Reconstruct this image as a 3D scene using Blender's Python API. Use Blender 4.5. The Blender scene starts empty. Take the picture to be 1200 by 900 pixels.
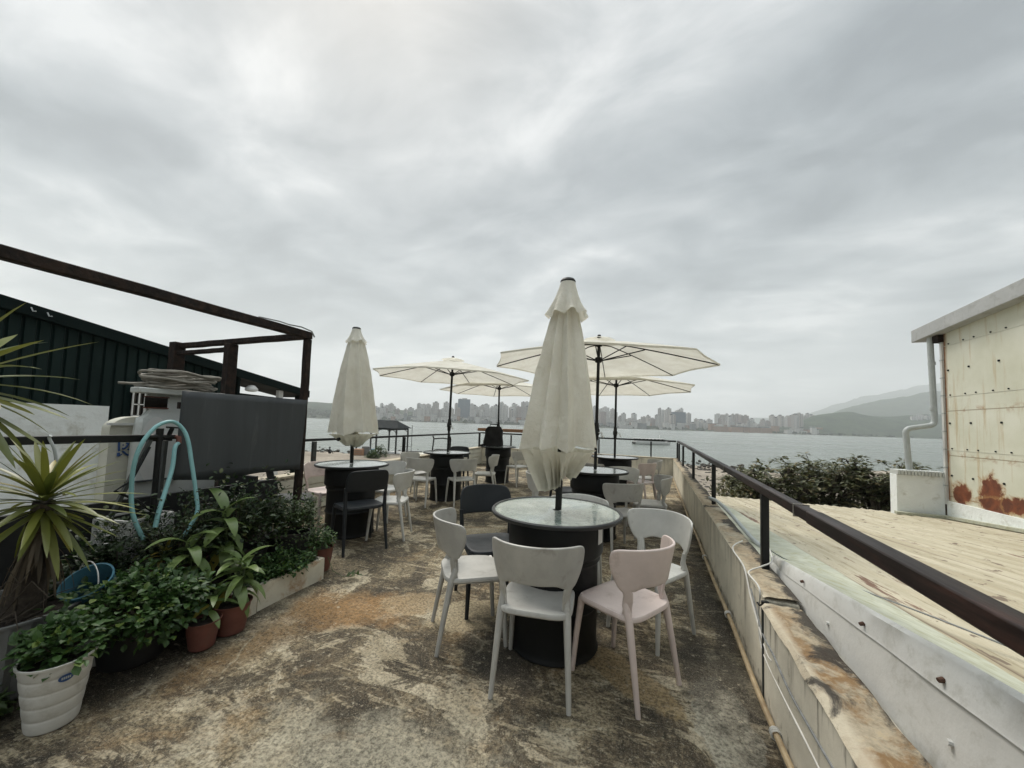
import bpy, math, random
from mathutils import Vector, Matrix, noise
random.seed(7)
SC = bpy.context.scene
COL = SC.collection
R_ = math.radians

# ------------------------------------------------------------------ camera
CAMH = 1.45
FPX, PPX, PPY = 430.0, 600.0, 471.0
PITCH, ROLL, YAW = math.atan(25 / 430.0), R_(1.9), R_(20.7)
_f0 = Vector((-math.sin(YAW), math.cos(YAW), 0)); _r0 = Vector((math.cos(YAW), math.sin(YAW), 0))
FWD = _f0 * math.cos(PITCH) + Vector((0, 0, math.sin(PITCH)))
_u0 = _r0.cross(FWD)
RIGHT = _r0 * math.cos(ROLL) + _u0 * math.sin(ROLL)
UP = RIGHT.cross(FWD)
CPOS = Vector((0, 0, CAMH))
cd = bpy.data.cameras.new('camera'); cam = bpy.data.objects.new('camera', cd); COL.objects.link(cam)
m = Matrix((RIGHT, UP, -FWD)).transposed().to_4x4(); m.translation = CPOS
cam.matrix_world = m
cd.sensor_width = 36; cd.lens = FPX / 1200 * 36; cd.shift_y = (PPY - 450) / 1200
cd.clip_start = 0.05; cd.clip_end = 30000
SC.camera = cam

# ------------------------------------------------------------------ sky, sun, exposure
SUN_EL, SUN_AZ = R_(58), R_(-50)          # azimuth measured from +Y towards +X
w = bpy.data.worlds.new('World'); SC.world = w; w.use_nodes = True
nt = w.node_tree; nt.nodes.clear()
def N(t, typ, **kw):
    n = t.nodes.new(typ)
    for k, v in kw.items():
        if k in n.inputs: n.inputs[k].default_value = v
        else: setattr(n, k, v)
    return n
def build_sky():
    L = nt.links.new
    out = N(nt, 'ShaderNodeOutputWorld'); bg = N(nt, 'ShaderNodeBackground')
    bg.inputs['Strength'].default_value = 0.14
    sky = N(nt, 'ShaderNodeTexSky', sky_type='NISHITA', sun_disc=False)
    sky.sun_elevation = SUN_EL; sky.sun_rotation = SUN_AZ; sky.air_density = 1.5; sky.dust_density = 3.0
    tc = N(nt, 'ShaderNodeTexCoord')
    sep = N(nt, 'ShaderNodeSeparateXYZ'); L(tc.outputs['Generated'], sep.inputs[0])
    zz = N(nt, 'ShaderNodeMath', operation='MAXIMUM'); L(sep.outputs['Z'], zz.inputs[0]); zz.inputs[1].default_value = 0.0
    za = N(nt, 'ShaderNodeMath', operation='ADD'); L(zz.outputs[0], za.inputs[0]); za.inputs[1].default_value = 0.16
    dv = N(nt, 'ShaderNodeVectorMath', operation='DIVIDE'); L(tc.outputs['Generated'], dv.inputs[0])
    cmb = N(nt, 'ShaderNodeCombineXYZ'); 
    L(za.outputs[0], cmb.inputs[0]); L(za.outputs[0], cmb.inputs[1]); cmb.inputs[2].default_value = 1
    L(cmb.outputs[0], dv.inputs[1])
    fl = N(nt, 'ShaderNodeMapping'); L(dv.outputs[0], fl.inputs[0])
    fl.inputs['Rotation'].default_value = (0, 0, R_(-25)); fl.inputs['Scale'].default_value = (0.8, 1.15, 0.0)
    fl.inputs['Location'].default_value = (3.3, 1.7, 0)
    n1 = N(nt, 'ShaderNodeTexNoise', Scale=0.95, Detail=8.0, Roughness=0.55, Distortion=0.5); L(fl.outputs[0], n1.inputs['Vector'])
    n2 = N(nt, 'ShaderNodeTexNoise', Scale=2.7, Detail=9.0, Roughness=0.58, Distortion=0.45); L(fl.outputs[0], n2.inputs['Vector'])
    mx = N(nt, 'ShaderNodeMix', data_type='FLOAT'); mx.inputs[0].default_value = 0.42
    L(n1.outputs[0], mx.inputs[2]); L(n2.outputs[0], mx.inputs[3])
    cr = N(nt, 'ShaderNodeValToRGB'); L(mx.outputs[0], cr.inputs[0])
    e = cr.color_ramp.elements
    e[0].position = 0.40; e[0].color = (0.56, 0.63, 0.66, 1)
    e[1].position = 0.61; e[1].color = (2.30, 2.33, 2.29, 1)
    k = cr.color_ramp.elements.new(0.455); k.color = (0.86, 0.95, 0.98, 1)
    k = cr.color_ramp.elements.new(0.53); k.color = (1.38, 1.46, 1.47, 1)
    # clouds thin to a pale band low over the water
    hb = N(nt, 'ShaderNodeMapRange'); L(sep.outputs['Z'], hb.inputs[0])
    hb.inputs[1].default_value = 0.0; hb.inputs[2].default_value = 0.20; hb.inputs[3].default_value = 0.5; hb.inputs[4].default_value = 0.0
    mh = N(nt, 'ShaderNodeMix', data_type='RGBA'); L(hb.outputs[0], mh.inputs[0]); L(cr.outputs[0], mh.inputs[6]); mh.inputs[7].default_value = (2.15, 2.20, 2.16, 1)
    ms = N(nt, 'ShaderNodeMix', data_type='RGBA'); ms.inputs[0].default_value = 0.95
    # unseen overhead sky boosted well past natural overcast, added to light the ground
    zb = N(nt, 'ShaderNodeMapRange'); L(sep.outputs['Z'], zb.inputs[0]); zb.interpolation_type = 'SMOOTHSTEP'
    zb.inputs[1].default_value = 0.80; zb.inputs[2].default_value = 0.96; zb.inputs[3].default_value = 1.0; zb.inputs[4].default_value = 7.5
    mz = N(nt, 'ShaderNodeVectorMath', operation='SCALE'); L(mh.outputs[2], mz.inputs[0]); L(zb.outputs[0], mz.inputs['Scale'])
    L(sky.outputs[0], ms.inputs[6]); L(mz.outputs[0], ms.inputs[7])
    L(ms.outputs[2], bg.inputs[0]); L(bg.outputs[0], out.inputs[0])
build_sky()
sd = bpy.data.lights.new('sun', 'SUN'); sun = bpy.data.objects.new('sun', sd); COL.objects.link(sun)
sd.energy = 1.5; sd.angle = R_(25); sd.color = (1, 0.94, 0.85)
sdir = Vector((math.sin(SUN_AZ) * math.cos(SUN_EL), math.cos(SUN_AZ) * math.cos(SUN_EL), math.sin(SUN_EL)))
sun.rotation_euler = sdir.to_track_quat('Z', 'Y').to_euler()
SC.view_settings.view_transform = 'Standard'; SC.view_settings.look = 'None'
SC.view_settings.exposure = 1.22; SC.cycles.volume_bounces = 2; SC.view_settings.gamma = 1.0; SC.view_settings.use_curve_mapping = False

# ------------------------------------------------------------------ helpers
def ray(px, py): return RIGHT * ((px - PPX) / FPX) - UP * ((py - PPY) / FPX) + FWD
def at(px, py, z=0.0):
    d = ray(px, py); return CPOS + d * ((z - CAMH) / d.z)
def atx(px, py, x):
    d = ray(px, py); return CPOS + d * (x / d.x)
def far(px, py, dist):                  # point at a given distance ahead of the camera
    d = ray(px, py); k = dist / (d.x * _f0.x + d.y * _f0.y); return CPOS + d * k

def mesh_obj(name, v, f, mat=None, parent=None, smooth=True, bevel=0, angle=40, mats=None):
    me = bpy.data.meshes.new(name); me.from_pydata(v, [], f); me.update()
    if mat: me.materials.append(mat)
    if smooth and len(f):
        me.polygons.foreach_set('use_smooth', [True] * len(f))
        me.set_sharp_from_angle(angle=R_(angle))
    o = bpy.data.objects.new(name, me); COL.objects.link(o)
    if parent: o.parent = parent
    if bevel:
        b = o.modifiers.new('bevel', 'BEVEL'); b.width = bevel; b.segments = 2; b.limit_method = 'ANGLE'; b.angle_limit = R_(50)
    return o
class MB:
    def __init__(s): s.v = []; s.f = []
    def add(s, v, f):
        n = len(s.v); s.v += [tuple(p) for p in v]; s.f += [tuple(i + n for i in q) for q in f]; return s
    def box(s, c, d, rz=0, M=None):
        x, y, z = d[0] / 2, d[1] / 2, d[2] / 2
        vs = [Vector((a, b, e)) for a in (-x, x) for b in (-y, y) for e in (-z, z)]
        if M is None: M = Matrix.Rotation(rz, 3, 'Z')
        c = Vector(c)
        return s.add([M @ p + c for p in vs], [(0, 1, 3, 2), (4, 6, 7, 5), (0, 4, 5, 1), (2, 3, 7, 6), (0, 2, 6, 4), (1, 5, 7, 3)])
    def bar(s, a, b, wd, ht=None, upv=(0, 0, 1)):   # rectangular bar from a to b
        a, b = Vector(a), Vector(b); ht = ht or wd
        d = (b - a); l = d.length; d.normalize(); u = Vector(upv)
        if abs(d.dot(u)) > .98: u = Vector((0, 1, 0))
        sx = d.cross(u).normalized(); u2 = sx.cross(d)
        M = Matrix((sx, d, u2)).transposed()
        return s.box((a + b) / 2, (wd, l, ht), M=M)
    def tube(s, pts, r, n=8, cap=True):
        pts = [Vector(p) for p in pts]; k = len(pts)
        rr = r if isinstance(r, (list, tuple)) else [r] * k
        vs = []; u = None
        for i, p in enumerate(pts):
            t = (pts[min(i + 1, k - 1)] - pts[max(i - 1, 0)]).normalized()
            if u is None:
                u = t.orthogonal().normalized()
            else:
                u = (u - t * u.dot(t)); u = u.normalized() if u.length > 1e-6 else t.orthogonal().normalized()
            b = t.cross(u)
            for j in range(n):
                a = 2 * math.pi * j / n; vs.append(p + (u * math.cos(a) + b * math.sin(a)) * rr[i])
        fs = [(i * n + j, i * n + (j + 1) % n, (i + 1) * n + (j + 1) % n, (i + 1) * n + j) for i in range(k - 1) for j in range(n)]
        if cap: fs += [tuple(range(n - 1, -1, -1)), tuple((k - 1) * n + j for j in range(n))]
        return s.add(vs, fs)
    def lathe(s, prof, n=32, c=(0, 0, 0), fn=None, capb=False, capt=False):
        vs = []
        for i, (r, z) in enumerate(prof):
            for j in range(n):
                a = 2 * math.pi * j / n; q = r * (fn(a, i) if fn else 1)
                vs.append((c[0] + q * math.cos(a), c[1] + q * math.sin(a), c[2] + z))
        k = len(prof)
        fs = [(i * n + j, i * n + (j + 1) % n, (i + 1) * n + (j + 1) % n, (i + 1) * n + j) for i in range(k - 1) for j in range(n)]
        if capb: fs.append(tuple(range(n - 1, -1, -1)))
        if capt: fs.append(tuple((k - 1) * n + j for j in range(n)))
        return s.add(vs, fs)
    def grid(s, rows):
        k, n = len(rows), len(rows[0])
        return s.add([p for r in rows for p in r], [(i * n + j, i * n + j + 1, (i + 1) * n + j + 1, (i + 1) * n + j) for i in range(k - 1) for j in range(n - 1)])
    def build(s, name, mat=None, parent=None, **kw): return mesh_obj(name, s.v, s.f, mat, parent, **kw)

def tag(o, label, cat, group=None, kind=None):
    if label: o['label'] = label
    if cat: o['category'] = cat
    if group: o['group'] = group
    if kind: o['kind'] = kind
    return o
def thing(name, label, cat, loc=(0, 0, 0), rz=0, group=None):
    o = bpy.data.objects.new(name, None); COL.objects.link(o); o.empty_display_size = .1
    o.location = loc; o.rotation_euler = (0, 0, rz); return tag(o, label, cat, group)
def struct(name, mb, mat, **kw):
    o = mb.build(name, mat, **kw); o['kind'] = 'structure'; return o
def dup(root, loc, rz, label=None, group=None, scale=None):
    r = root.copy(); COL.objects.link(r); r.location = loc; r.rotation_euler = (0, 0, rz)
    if label: r['label'] = label
    if group: r['group'] = group
    if scale: r.scale = (scale,) * 3
    for ch in list(root.children):
        c = ch.copy(); COL.objects.link(c); c.parent = r
        for g in ch.children:
            d = g.copy(); COL.objects.link(d); d.parent = c
    return r

# ------------------------------------------------------------------ materials
def new_mat(name):
    mt = bpy.data.materials.new(name); mt.use_nodes = True; t = mt.node_tree
    return mt, t, t.nodes['Principled BSDF'], t.links.new
def coords(t, scale=(1, 1, 1), rot=(0, 0, 0), rnd=True, kind='Object'):
    tc = t.nodes.new('ShaderNodeTexCoord'); mp = t.nodes.new('ShaderNodeMapping')
    t.links.new(tc.outputs[kind], mp.inputs[0]); mp.inputs['Scale'].default_value = scale; mp.inputs['Rotation'].default_value = rot
    if rnd:
        oi = t.nodes.new('ShaderNodeObjectInfo'); mu = t.nodes.new('ShaderNodeMath'); mu.operation = 'MULTIPLY'; mu.inputs[1].default_value = 40
        t.links.new(oi.outputs['Random'], mu.inputs[0]); t.links.new(mu.outputs[0], mp.inputs['Location'])
    return mp.outputs[0]
def noise_n(t, vec, scale, detail=6, rough=.6, dist=0):
    n = t.nodes.new('ShaderNodeTexNoise'); n.inputs['Scale'].default_value = scale; n.inputs['Detail'].default_value = detail
    n.inputs['Roughness'].default_value = rough; n.inputs['Distortion'].default_value = dist; t.links.new(vec, n.inputs['Vector']); return n.outputs[0]
def maprange(t, v, a, b, c=0., d=1.):
    n = t.nodes.new('ShaderNodeMapRange'); t.links.new(v, n.inputs[0])
    for i, q in enumerate((a, b, c, d)): n.inputs[i + 1].default_value = q
    return n.outputs[0]
def mixc(t, fac, a, b, mode='MIX'):
    n = t.nodes.new('ShaderNodeMix'); n.data_type = 'RGBA'; n.blend_type = mode
    for sock, val in ((n.inputs[0], fac), (n.inputs[6], a), (n.inputs[7], b)):
        if hasattr(val, 'is_output') or isinstance(val, bpy.types.NodeSocket): t.links.new(val, sock)
        elif isinstance(val, (int, float)): sock.default_value = val
        else: sock.default_value = (*val, 1)
    return n.outputs[2]
def math_n(t, op, a, b=None):
    n = t.nodes.new('ShaderNodeMath'); n.operation = op
    for i, q in enumerate((a, b)):
        if q is None: continue
        if isinstance(q, bpy.types.NodeSocket): t.links.new(q, n.inputs[i])
        else: n.inputs[i].default_value = q
    return n.outputs[0]
def bump(t, bsdf, h, strength=.3, dist=.01):
    b = t.nodes.new('ShaderNodeBump'); b.inputs['Strength'].default_value = strength; b.inputs['Distance'].default_value = dist
    t.links.new(h, b.inputs['Height']); t.links.new(b.outputs[0], bsdf.inputs['Normal']); return b
def pbr(name, col, rough=.6, var=.25, vs=4, bs=60, bstr=.15, bdist=.003, metal=0, dirt=None, dirt_rng=(.55, .7), dscale=6, stretch=(1, 1, 1), spec=.5, col2=None):
    mt, t, b, L = new_mat(name)
    vec = coords(t, stretch)
    n = noise_n(t, vec, vs, 7, .62)
    c2 = col2 or tuple(max(0, c * (1 - var)) for c in col)
    c = mixc(t, maprange(t, n, .35, .65), c2, col)
    if dirt:
        dn = noise_n(t, vec, dscale, 9, .7, .4)
        c = mixc(t, maprange(t, dn, *dirt_rng), c, dirt)
    L(c, b.inputs['Base Color'])
    L(maprange(t, n, .3, .7, min(1, rough + .1), max(0, rough - .08)), b.inputs['Roughness'])
    b.inputs['Metallic'].default_value = metal; b.inputs['Specular IOR Level'].default_value = spec
    if bstr: bump(t, b, noise_n(t, vec, bs, 5, .6), bstr, bdist)
    return mt
def leafmat(name, a, bcol, c=None, rough=.5, transl=.25):
    mt, t, b, L = new_mat(name)
    g = t.nodes.new('ShaderNodeNewGeometry'); r = t.nodes.new('ShaderNodeValToRGB'); L(g.outputs['Random Per Island'], r.inputs[0])
    r.color_ramp.elements[0].color = (*a, 1); r.color_ramp.elements[1].color = (*bcol, 1)
    if c:
        r.color_ramp.elements[1].position = .88; k = r.color_ramp.elements.new(.97); k.color = (*c, 1)
    L(r.outputs[0], b.inputs['Base Color']); b.inputs['Roughness'].default_value = rough
    tr = t.nodes.new('ShaderNodeBsdfTranslucent'); L(r.outputs[0], tr.inputs[0])
    ms = t.nodes.new('ShaderNodeMixShader'); ms.inputs[0].default_value = transl
    L(b.outputs[0], ms.inputs[1]); L(tr.outputs[0], ms.inputs[2]); L(ms.outputs[0], t.nodes['Material Output'].inputs[0])
    return mt

M = {}
M['grey_plastic'] = pbr('grey_plastic', (.43, .42, .39), .40, .25, 4, 90, .06, dirt=(.20, .185, .16), dirt_rng=(.55, .78), dscale=7)
M['white_plastic'] = pbr('white_plastic', (.55, .545, .51), .40, .2, 4, 90, .06, dirt=(.27, .25, .21), dirt_rng=(.56, .78), dscale=7)
M['pink_plastic'] = pbr('pink_plastic', (.62, .52, .48), .40, .18, 4, 90, .06, dirt=(.30, .225, .19), dirt_rng=(.56, .78), dscale=7)
M['dark_plastic'] = pbr('dark_plastic', (.020, .0235, .027), .5, .2, 5, 90, .06, spec=.3)
M['drum'] = pbr('drum', (.0035, .0045, .005), .55, .3, 4, 30, .1, .004, dirt=(.009, .009, .0085), dirt_rng=(.6, .8), dscale=5, spec=.3)
M['rim'] = pbr('rim', (.02, .022, .023), .4, .2, 5, 60, .05)
M['black_metal'] = pbr('black_metal', (.009, .010, .010), .5, .3, 6, 60, .1, spec=.3)
M['steel_post'] = pbr('steel_post', (.05, .056, .054), .5, .35, 6, 60, .15, dirt=(.05, .03, .02))
M['rail_brown'] = pbr('rail_brown', (.012, .0062, .005), .46, .35, 4, 40, .25, .003, dirt=(.045, .020, .015), dirt_rng=(.50, .72), stretch=(4, .4, 4), spec=.25)
M['rusty_wood'] = pbr('rusty_wood', (.034, .020, .0135), .75, .5, 5, 30, .8, .008, dirt=(.010, .007, .006), dirt_rng=(.42, .58), dscale=9, stretch=(3, 1.5, 1.5), spec=.25)
M['sheet_grey'] = pbr('sheet_grey', (.038, .044, .048), .6, .22, 1.6, 20, .1, .003, dirt=(.075, .08, .08), dirt_rng=(.58, .75), dscale=3, stretch=(4, 4, .35))
M['dark_sheet'] = pbr('dark_sheet', (.014, .015, .0155), .7, .3, 3, 20, .1)
M['dark_green'] = pbr('dark_green', (.0035, .0135, .0120), .65, .3, 1.5, 20, .08, spec=.18, stretch=(1, 1, .4), dirt=(.010, .017, .017), dirt_rng=(.58, .8))
M['dark_green_trim'] = pbr('dark_green_trim', (.0035, .0095, .009), .7, .25, 2, 20, .05, spec=.12)
M['white_wall'] = pbr('white_wall', (.78, .81, .80), .85, .1, 2, 9, .7, .02, dirt=(.48, .48, .43), dirt_rng=(.54, .70), dscale=4)
M['off_white'] = pbr('off_white', (.50, .52, .50), .55, .15, 3, 30, .1, dirt=(.34, .35, .33), dirt_rng=(.55, .75))
M['cream_paint'] = pbr('cream_paint', (.56, .55, .47), .6, .2, 3, 30, .1, dirt=(.3, .28, .22), dirt_rng=(.6, .8))
M['white_metal'] = pbr('white_metal', (.62, .62, .60), .5, .15, 3, 30, .05)
M['blue_paint'] = pbr('blue_paint', (.025, .07, .20), .6, .2, 6)
M['dark_glass'] = pbr('dark_glass', (.015, .012, .010), .1, .3, 3, bstr=0)
M['hose'] = pbr('hose', (.20, .40, .41), .4, .18, 8, 60, .05)
M['rope'] = pbr('rope', (.25, .235, .20), .8, .4, 12, 90, .4)
M['terracotta'] = pbr('terracotta', (.15, .052, .036), .65, .3, 6, 60, .1, dirt=(.10, .05, .04), dirt_rng=(.5, .75))
M['pot_white'] = pbr('pot_white', (.52, .51, .47), .5, .15, 6, 60, .08, dirt=(.28, .26, .21), dirt_rng=(.55, .8))
M['pot_grey'] = pbr('pot_grey', (.17, .175, .17), .55, .2, 6, 60, .08, dirt=(.10, .10, .09), dirt_rng=(.5, .75))
M['pot_black'] = pbr('pot_black', (.012, .012, .012), .6, .2, 6)
M['blue_plastic'] = pbr('blue_plastic', (.05, .15, .21), .45, .2, 6)
M['styrofoam'] = pbr('styrofoam', (.58, .55, .45), .9, .2, 5, 120, .3, .004, dirt=(.30, .17, .08), dirt_rng=(.52, .68), dscale=5)
M['soil'] = pbr('soil', (.03, .022, .016), .95, .5, 20, 60, 1, .01)
M['bark'] = pbr('bark', (.075, .06, .045), .9, .45, 20, 40, .8, .01)
M['wood_plank'] = pbr('wood_plank', (.24, .12, .055), .55, .4, 3, 40, .2, stretch=(1, 6, 6))
M['white_cord'] = pbr('white_cord', (.62, .61, .57), .6, .2, 10)
M['grey_cord'] = pbr('grey_cord', (.22, .23, .23), .6, .4, 30)
M['conduit'] = pbr('conduit', (.38, .29, .17), .6, .35, 8, dirt=(.2, .13, .07), dirt_rng=(.55, .7))
M['grey_pipe'] = pbr('grey_pipe', (.42, .45, .45), .5, .2, 6)
M['rust'] = pbr('rust', (.085, .042, .026), .9, .5, 20, 60, .6)
M['black_cloth'] = pbr('black_cloth', (.007, .007, .008), .85, .3, 8, 60, .3)
M['fascia'] = pbr('fascia', (.42, .43, .43), .5, .15, 3, 30, .1, dirt=(.28, .28, .27), dirt_rng=(.5, .7))

def floor_mat():
    mt, t, b, L = new_mat('stained_concrete')
    v = coords(t, rnd=False); v2 = coords(t, (1.0, 6.5, 1), (0, 0, R_(38)), rnd=False)
    big = noise_n(t, v, .95, 10, .66, .5); mid = noise_n(t, v, 2.7, 12, .72, .8); fine = noise_n(t, v, 55, 6, .75)
    grain = noise_n(t, v, 190, 3, .7)
    str_ = noise_n(t, v2, 2.6, 9, .68, .4)
    s = math_n(t, 'ADD', math_n(t, 'ADD', math_n(t, 'MULTIPLY', big, .34), math_n(t, 'MULTIPLY', mid, .50)), math_n(t, 'MULTIPLY', fine, .16))
    r = t.nodes.new('ShaderNodeValToRGB'); L(s, r.inputs[0]); e = r.color_ramp.elements
    e[0].position = .41; e[0].color = (.030, .025, .019, 1); e[1].position = .61; e[1].color = (.50, .44, .32, 1)
    for p, c in ((.455, (.072, .059, .042)), (.495, (.14, .113, .077)), (.53, (.235, .195, .132)), (.57, (.35, .30, .21))):
        k = e.new(p); k.color = (*c, 1)
    c = r.outputs[0]
    c = mixc(t, maprange(t, str_, .56, .60, 0, .7), c, (.46, .40, .29))
    c = mixc(t, maprange(t, str_, .38, .43, .7, 0), c, (.05, .041, .030))
    pa = noise_n(t, coords(t, (1, 1.25, 1), (0, 0, .6), rnd=False), 1.25, 14, .70, .9); pb2 = noise_n(t, coords(t, (1.1, .9, 1), (0, 0, 1.9), rnd=False), 1.55, 14, .72, .7)
    c = mixc(t, maprange(t, pa, .525, .536, 0, .80), c, mixc(t, maprange(t, mid, .4, .6), (.34, .295, .21), (.62, .565, .45)))
    c = mixc(t, maprange(t, pb2, .545, .556, 0, .80), c, mixc(t, maprange(t, mid, .4, .6), (.034, .028, .021), (.095, .078, .056)))
    # ochre seepage
    och = noise_n(t, v, 1.35, 9, .65, .8)
    c = mixc(t, maprange(t, och, .55, .67, 0, .6), c, (.33, .22, .11))
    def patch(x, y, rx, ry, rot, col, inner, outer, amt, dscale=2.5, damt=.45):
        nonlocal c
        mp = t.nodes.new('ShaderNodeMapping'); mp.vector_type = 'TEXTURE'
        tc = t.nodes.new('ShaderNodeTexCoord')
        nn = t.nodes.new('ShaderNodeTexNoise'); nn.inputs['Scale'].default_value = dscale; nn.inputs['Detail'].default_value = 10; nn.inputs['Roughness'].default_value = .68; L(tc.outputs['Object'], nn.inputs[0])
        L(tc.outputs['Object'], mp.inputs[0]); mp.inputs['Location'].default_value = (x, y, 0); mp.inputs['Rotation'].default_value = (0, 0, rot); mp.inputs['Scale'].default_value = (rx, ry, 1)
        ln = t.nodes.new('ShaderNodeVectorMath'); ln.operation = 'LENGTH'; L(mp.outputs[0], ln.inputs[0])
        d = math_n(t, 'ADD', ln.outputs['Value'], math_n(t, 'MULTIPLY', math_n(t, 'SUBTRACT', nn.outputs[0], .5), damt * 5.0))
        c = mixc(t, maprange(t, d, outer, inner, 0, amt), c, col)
    patch(-2.1, 2.35, .55, .35, R_(20), (.33, .195, .085), .5, 1.0, .85)
    patch(-1.75, 2.55, .32, .22, R_(15), (.38, .29, .18), .75, .9, .8)
    patch(-2.35, 1.75, .22, .7, R_(-5), (.20, .12, .05), .3, 1.0, .8)
    patch(-1.2, 2.62, .35, .26, R_(35), (.52, .45, .32), .85, .97, .8)
    patch(-.15, 2.38, .42, .13, R_(-35), (.36, .27, .15), .8, .97, .8)
    patch(.36, 2.16, .15, .42, R_(4), (.47, .45, .38), .88, .95, .92, 4.5, .28)
    patch(-1.1, 1.35, .75, .32, R_(20), (.44, .42, .345), .3, 1.15, .7, 4, .8)
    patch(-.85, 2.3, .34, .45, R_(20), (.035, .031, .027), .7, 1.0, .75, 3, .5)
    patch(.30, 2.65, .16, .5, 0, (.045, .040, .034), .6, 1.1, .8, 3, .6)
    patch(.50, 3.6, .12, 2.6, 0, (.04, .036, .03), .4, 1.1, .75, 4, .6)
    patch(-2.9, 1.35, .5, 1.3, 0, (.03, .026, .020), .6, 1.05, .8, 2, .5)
    # broken crust edges
    vo = t.nodes.new('ShaderNodeTexVoronoi'); vo.feature = 'DISTANCE_TO_EDGE'; vo.inputs['Scale'].default_value = 1.25
    dv = t.nodes.new('ShaderNodeTexNoise'); dv.inputs['Scale'].default_value = 2.2; dv.inputs['Detail'].default_value = 8; L(v, dv.inputs[0])
    ad = t.nodes.new('ShaderNodeMix'); ad.data_type = 'RGBA'; ad.inputs[0].default_value = .22; L(v, ad.inputs[6]); L(dv.outputs[1], ad.inputs[7]); L(ad.outputs[2], vo.inputs['Vector'])
    crack = math_n(t, 'MULTIPLY', maprange(t, vo.outputs['Distance'], .012, .0, 0, 1), maprange(t, mid, .46, .56))
    c = mixc(t, math_n(t, 'MULTIPLY', crack, .7), c, (.42, .38, .29))
    c = mixc(t, maprange(t, fine, .38, .56, .0, 1), mixc(t, .70, c, (.018, .015, .011)), c)
    c = mixc(t, maprange(t, noise_n(t, v, 24, 9, .75), .58, .64, 0, .55), c, (.55, .50, .40))
    c = mixc(t, maprange(t, grain, .57, .68, 0, .6), c, (.50, .47, .38))
    c = mixc(t, maprange(t, grain, .40, .28, 0, .5), c, (.02, .018, .015))
    c = mixc(t, 1.0, c, (1.03, 1.0, .93), 'MULTIPLY')
    L(c, b.inputs['Base Color'])
    L(maprange(t, mid, .3, .7, .72, .93), b.inputs['Roughness']); b.inputs['Specular IOR Level'].default_value = .3
    h = math_n(t, 'ADD', math_n(t, 'ADD', math_n(t, 'MULTIPLY', mid, 1.0), math_n(t, 'MULTIPLY', fine, .25)), math_n(t, 'ADD', math_n(t, 'MULTIPLY', crack, .1), math_n(t, 'MULTIPLY', str_, .5)))
    bump(t, b, h, 1.0, .045)
    return mt
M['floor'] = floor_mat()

def plaster_mat(name, base, top, drip=.8, zspan=.58):
    mt, t, b, L = new_mat(name); v = coords(t, rnd=False)
    vs = coords(t, (7, 7, .55), rnd=False)
    n = noise_n(t, v, 3, 9, .65); st = noise_n(t, vs, 1.6, 9, .7, .2); sp = noise_n(t, v, 14, 8, .7)
    c = mixc(t, maprange(t, n, .35, .65), tuple(q * .78 for q in base), base)
    sep = t.nodes.new('ShaderNodeSeparateXYZ'); L(v, sep.inputs[0])
    hi = maprange(t, sep.outputs[2], zspan * .30, zspan * 1.02, 0, 1); lo = maprange(t, sep.outputs[2], .16, 0.0, 0, 1)
    c = mixc(t, math_n(t, 'MULTIPLY', maprange(t, math_n(t, 'ADD', st, math_n(t, 'MULTIPLY', hi, .13)), .60, .74), drip), c, top)
    c = mixc(t, math_n(t, 'MULTIPLY', maprange(t, math_n(t, 'ADD', sp, math_n(t, 'MULTIPLY', lo, .28)), .60, .78), .9), c, (.07, .06, .045))
    L(c, b.inputs['Base Color']); b.inputs['Roughness'].default_value = .85; b.inputs['Specular IOR Level'].default_value = .25
    bump(t, b, math_n(t, 'ADD', n, math_n(t, 'MULTIPLY', sp, .3)), .5, .012)
    return mt
M['parapet'] = plaster_mat('parapet', (.66, .62, .51), (.10, .09, .075), .75)
M['parapet_dirty'] = plaster_mat('parapet_dirty', (.62, .585, .49), (.035, .033, .03), .95)
def coping_mat():
    mt, t, b, L = new_mat('coping'); v = coords(t, rnd=False)
    n = noise_n(t, v, 5, 10, .7, .4); n2 = noise_n(t, v, 3.2, 9, .7, .6); n3 = noise_n(t, v, 30, 6, .7); n4 = noise_n(t, v, 2.2, 8, .7, .3)
    c = mixc(t, maprange(t, n3, .35, .65), (.22, .18, .12), (.40, .35, .26))
    sx = t.nodes.new('ShaderNodeSeparateXYZ'); L(v, sx.inputs[0])
    near = maprange(t, sx.outputs[1], 2.6, 1.9, .28, .85)
    c = mixc(t, math_n(t, 'MULTIPLY', maprange(t, n, .44, .56), near), c, (.19, .105, .038))
    c = mixc(t, maprange(t, n3, .54, .62, 0, .5), c, (.36, .27, .15))
    c = mixc(t, maprange(t, sx.outputs[0], .605, .575, 0, .7), c, (.50, .45, .35))
    edge = maprange(t, sx.outputs[0], .64, .74, 0, .16)
    c = mixc(t, maprange(t, math_n(t, 'ADD', n2, edge), .56, .64, 0, .92), c, (.022, .019, .016))
    c = mixc(t, maprange(t, n4, .62, .68, 0, .8), c, (.40, .37, .29))
    L(c, b.inputs['Base Color']); b.inputs['Roughness'].default_value = .9
    bump(t, b, math_n(t, 'ADD', n, n3), .7, .012); return mt
M['coping'] = coping_mat()

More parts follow.
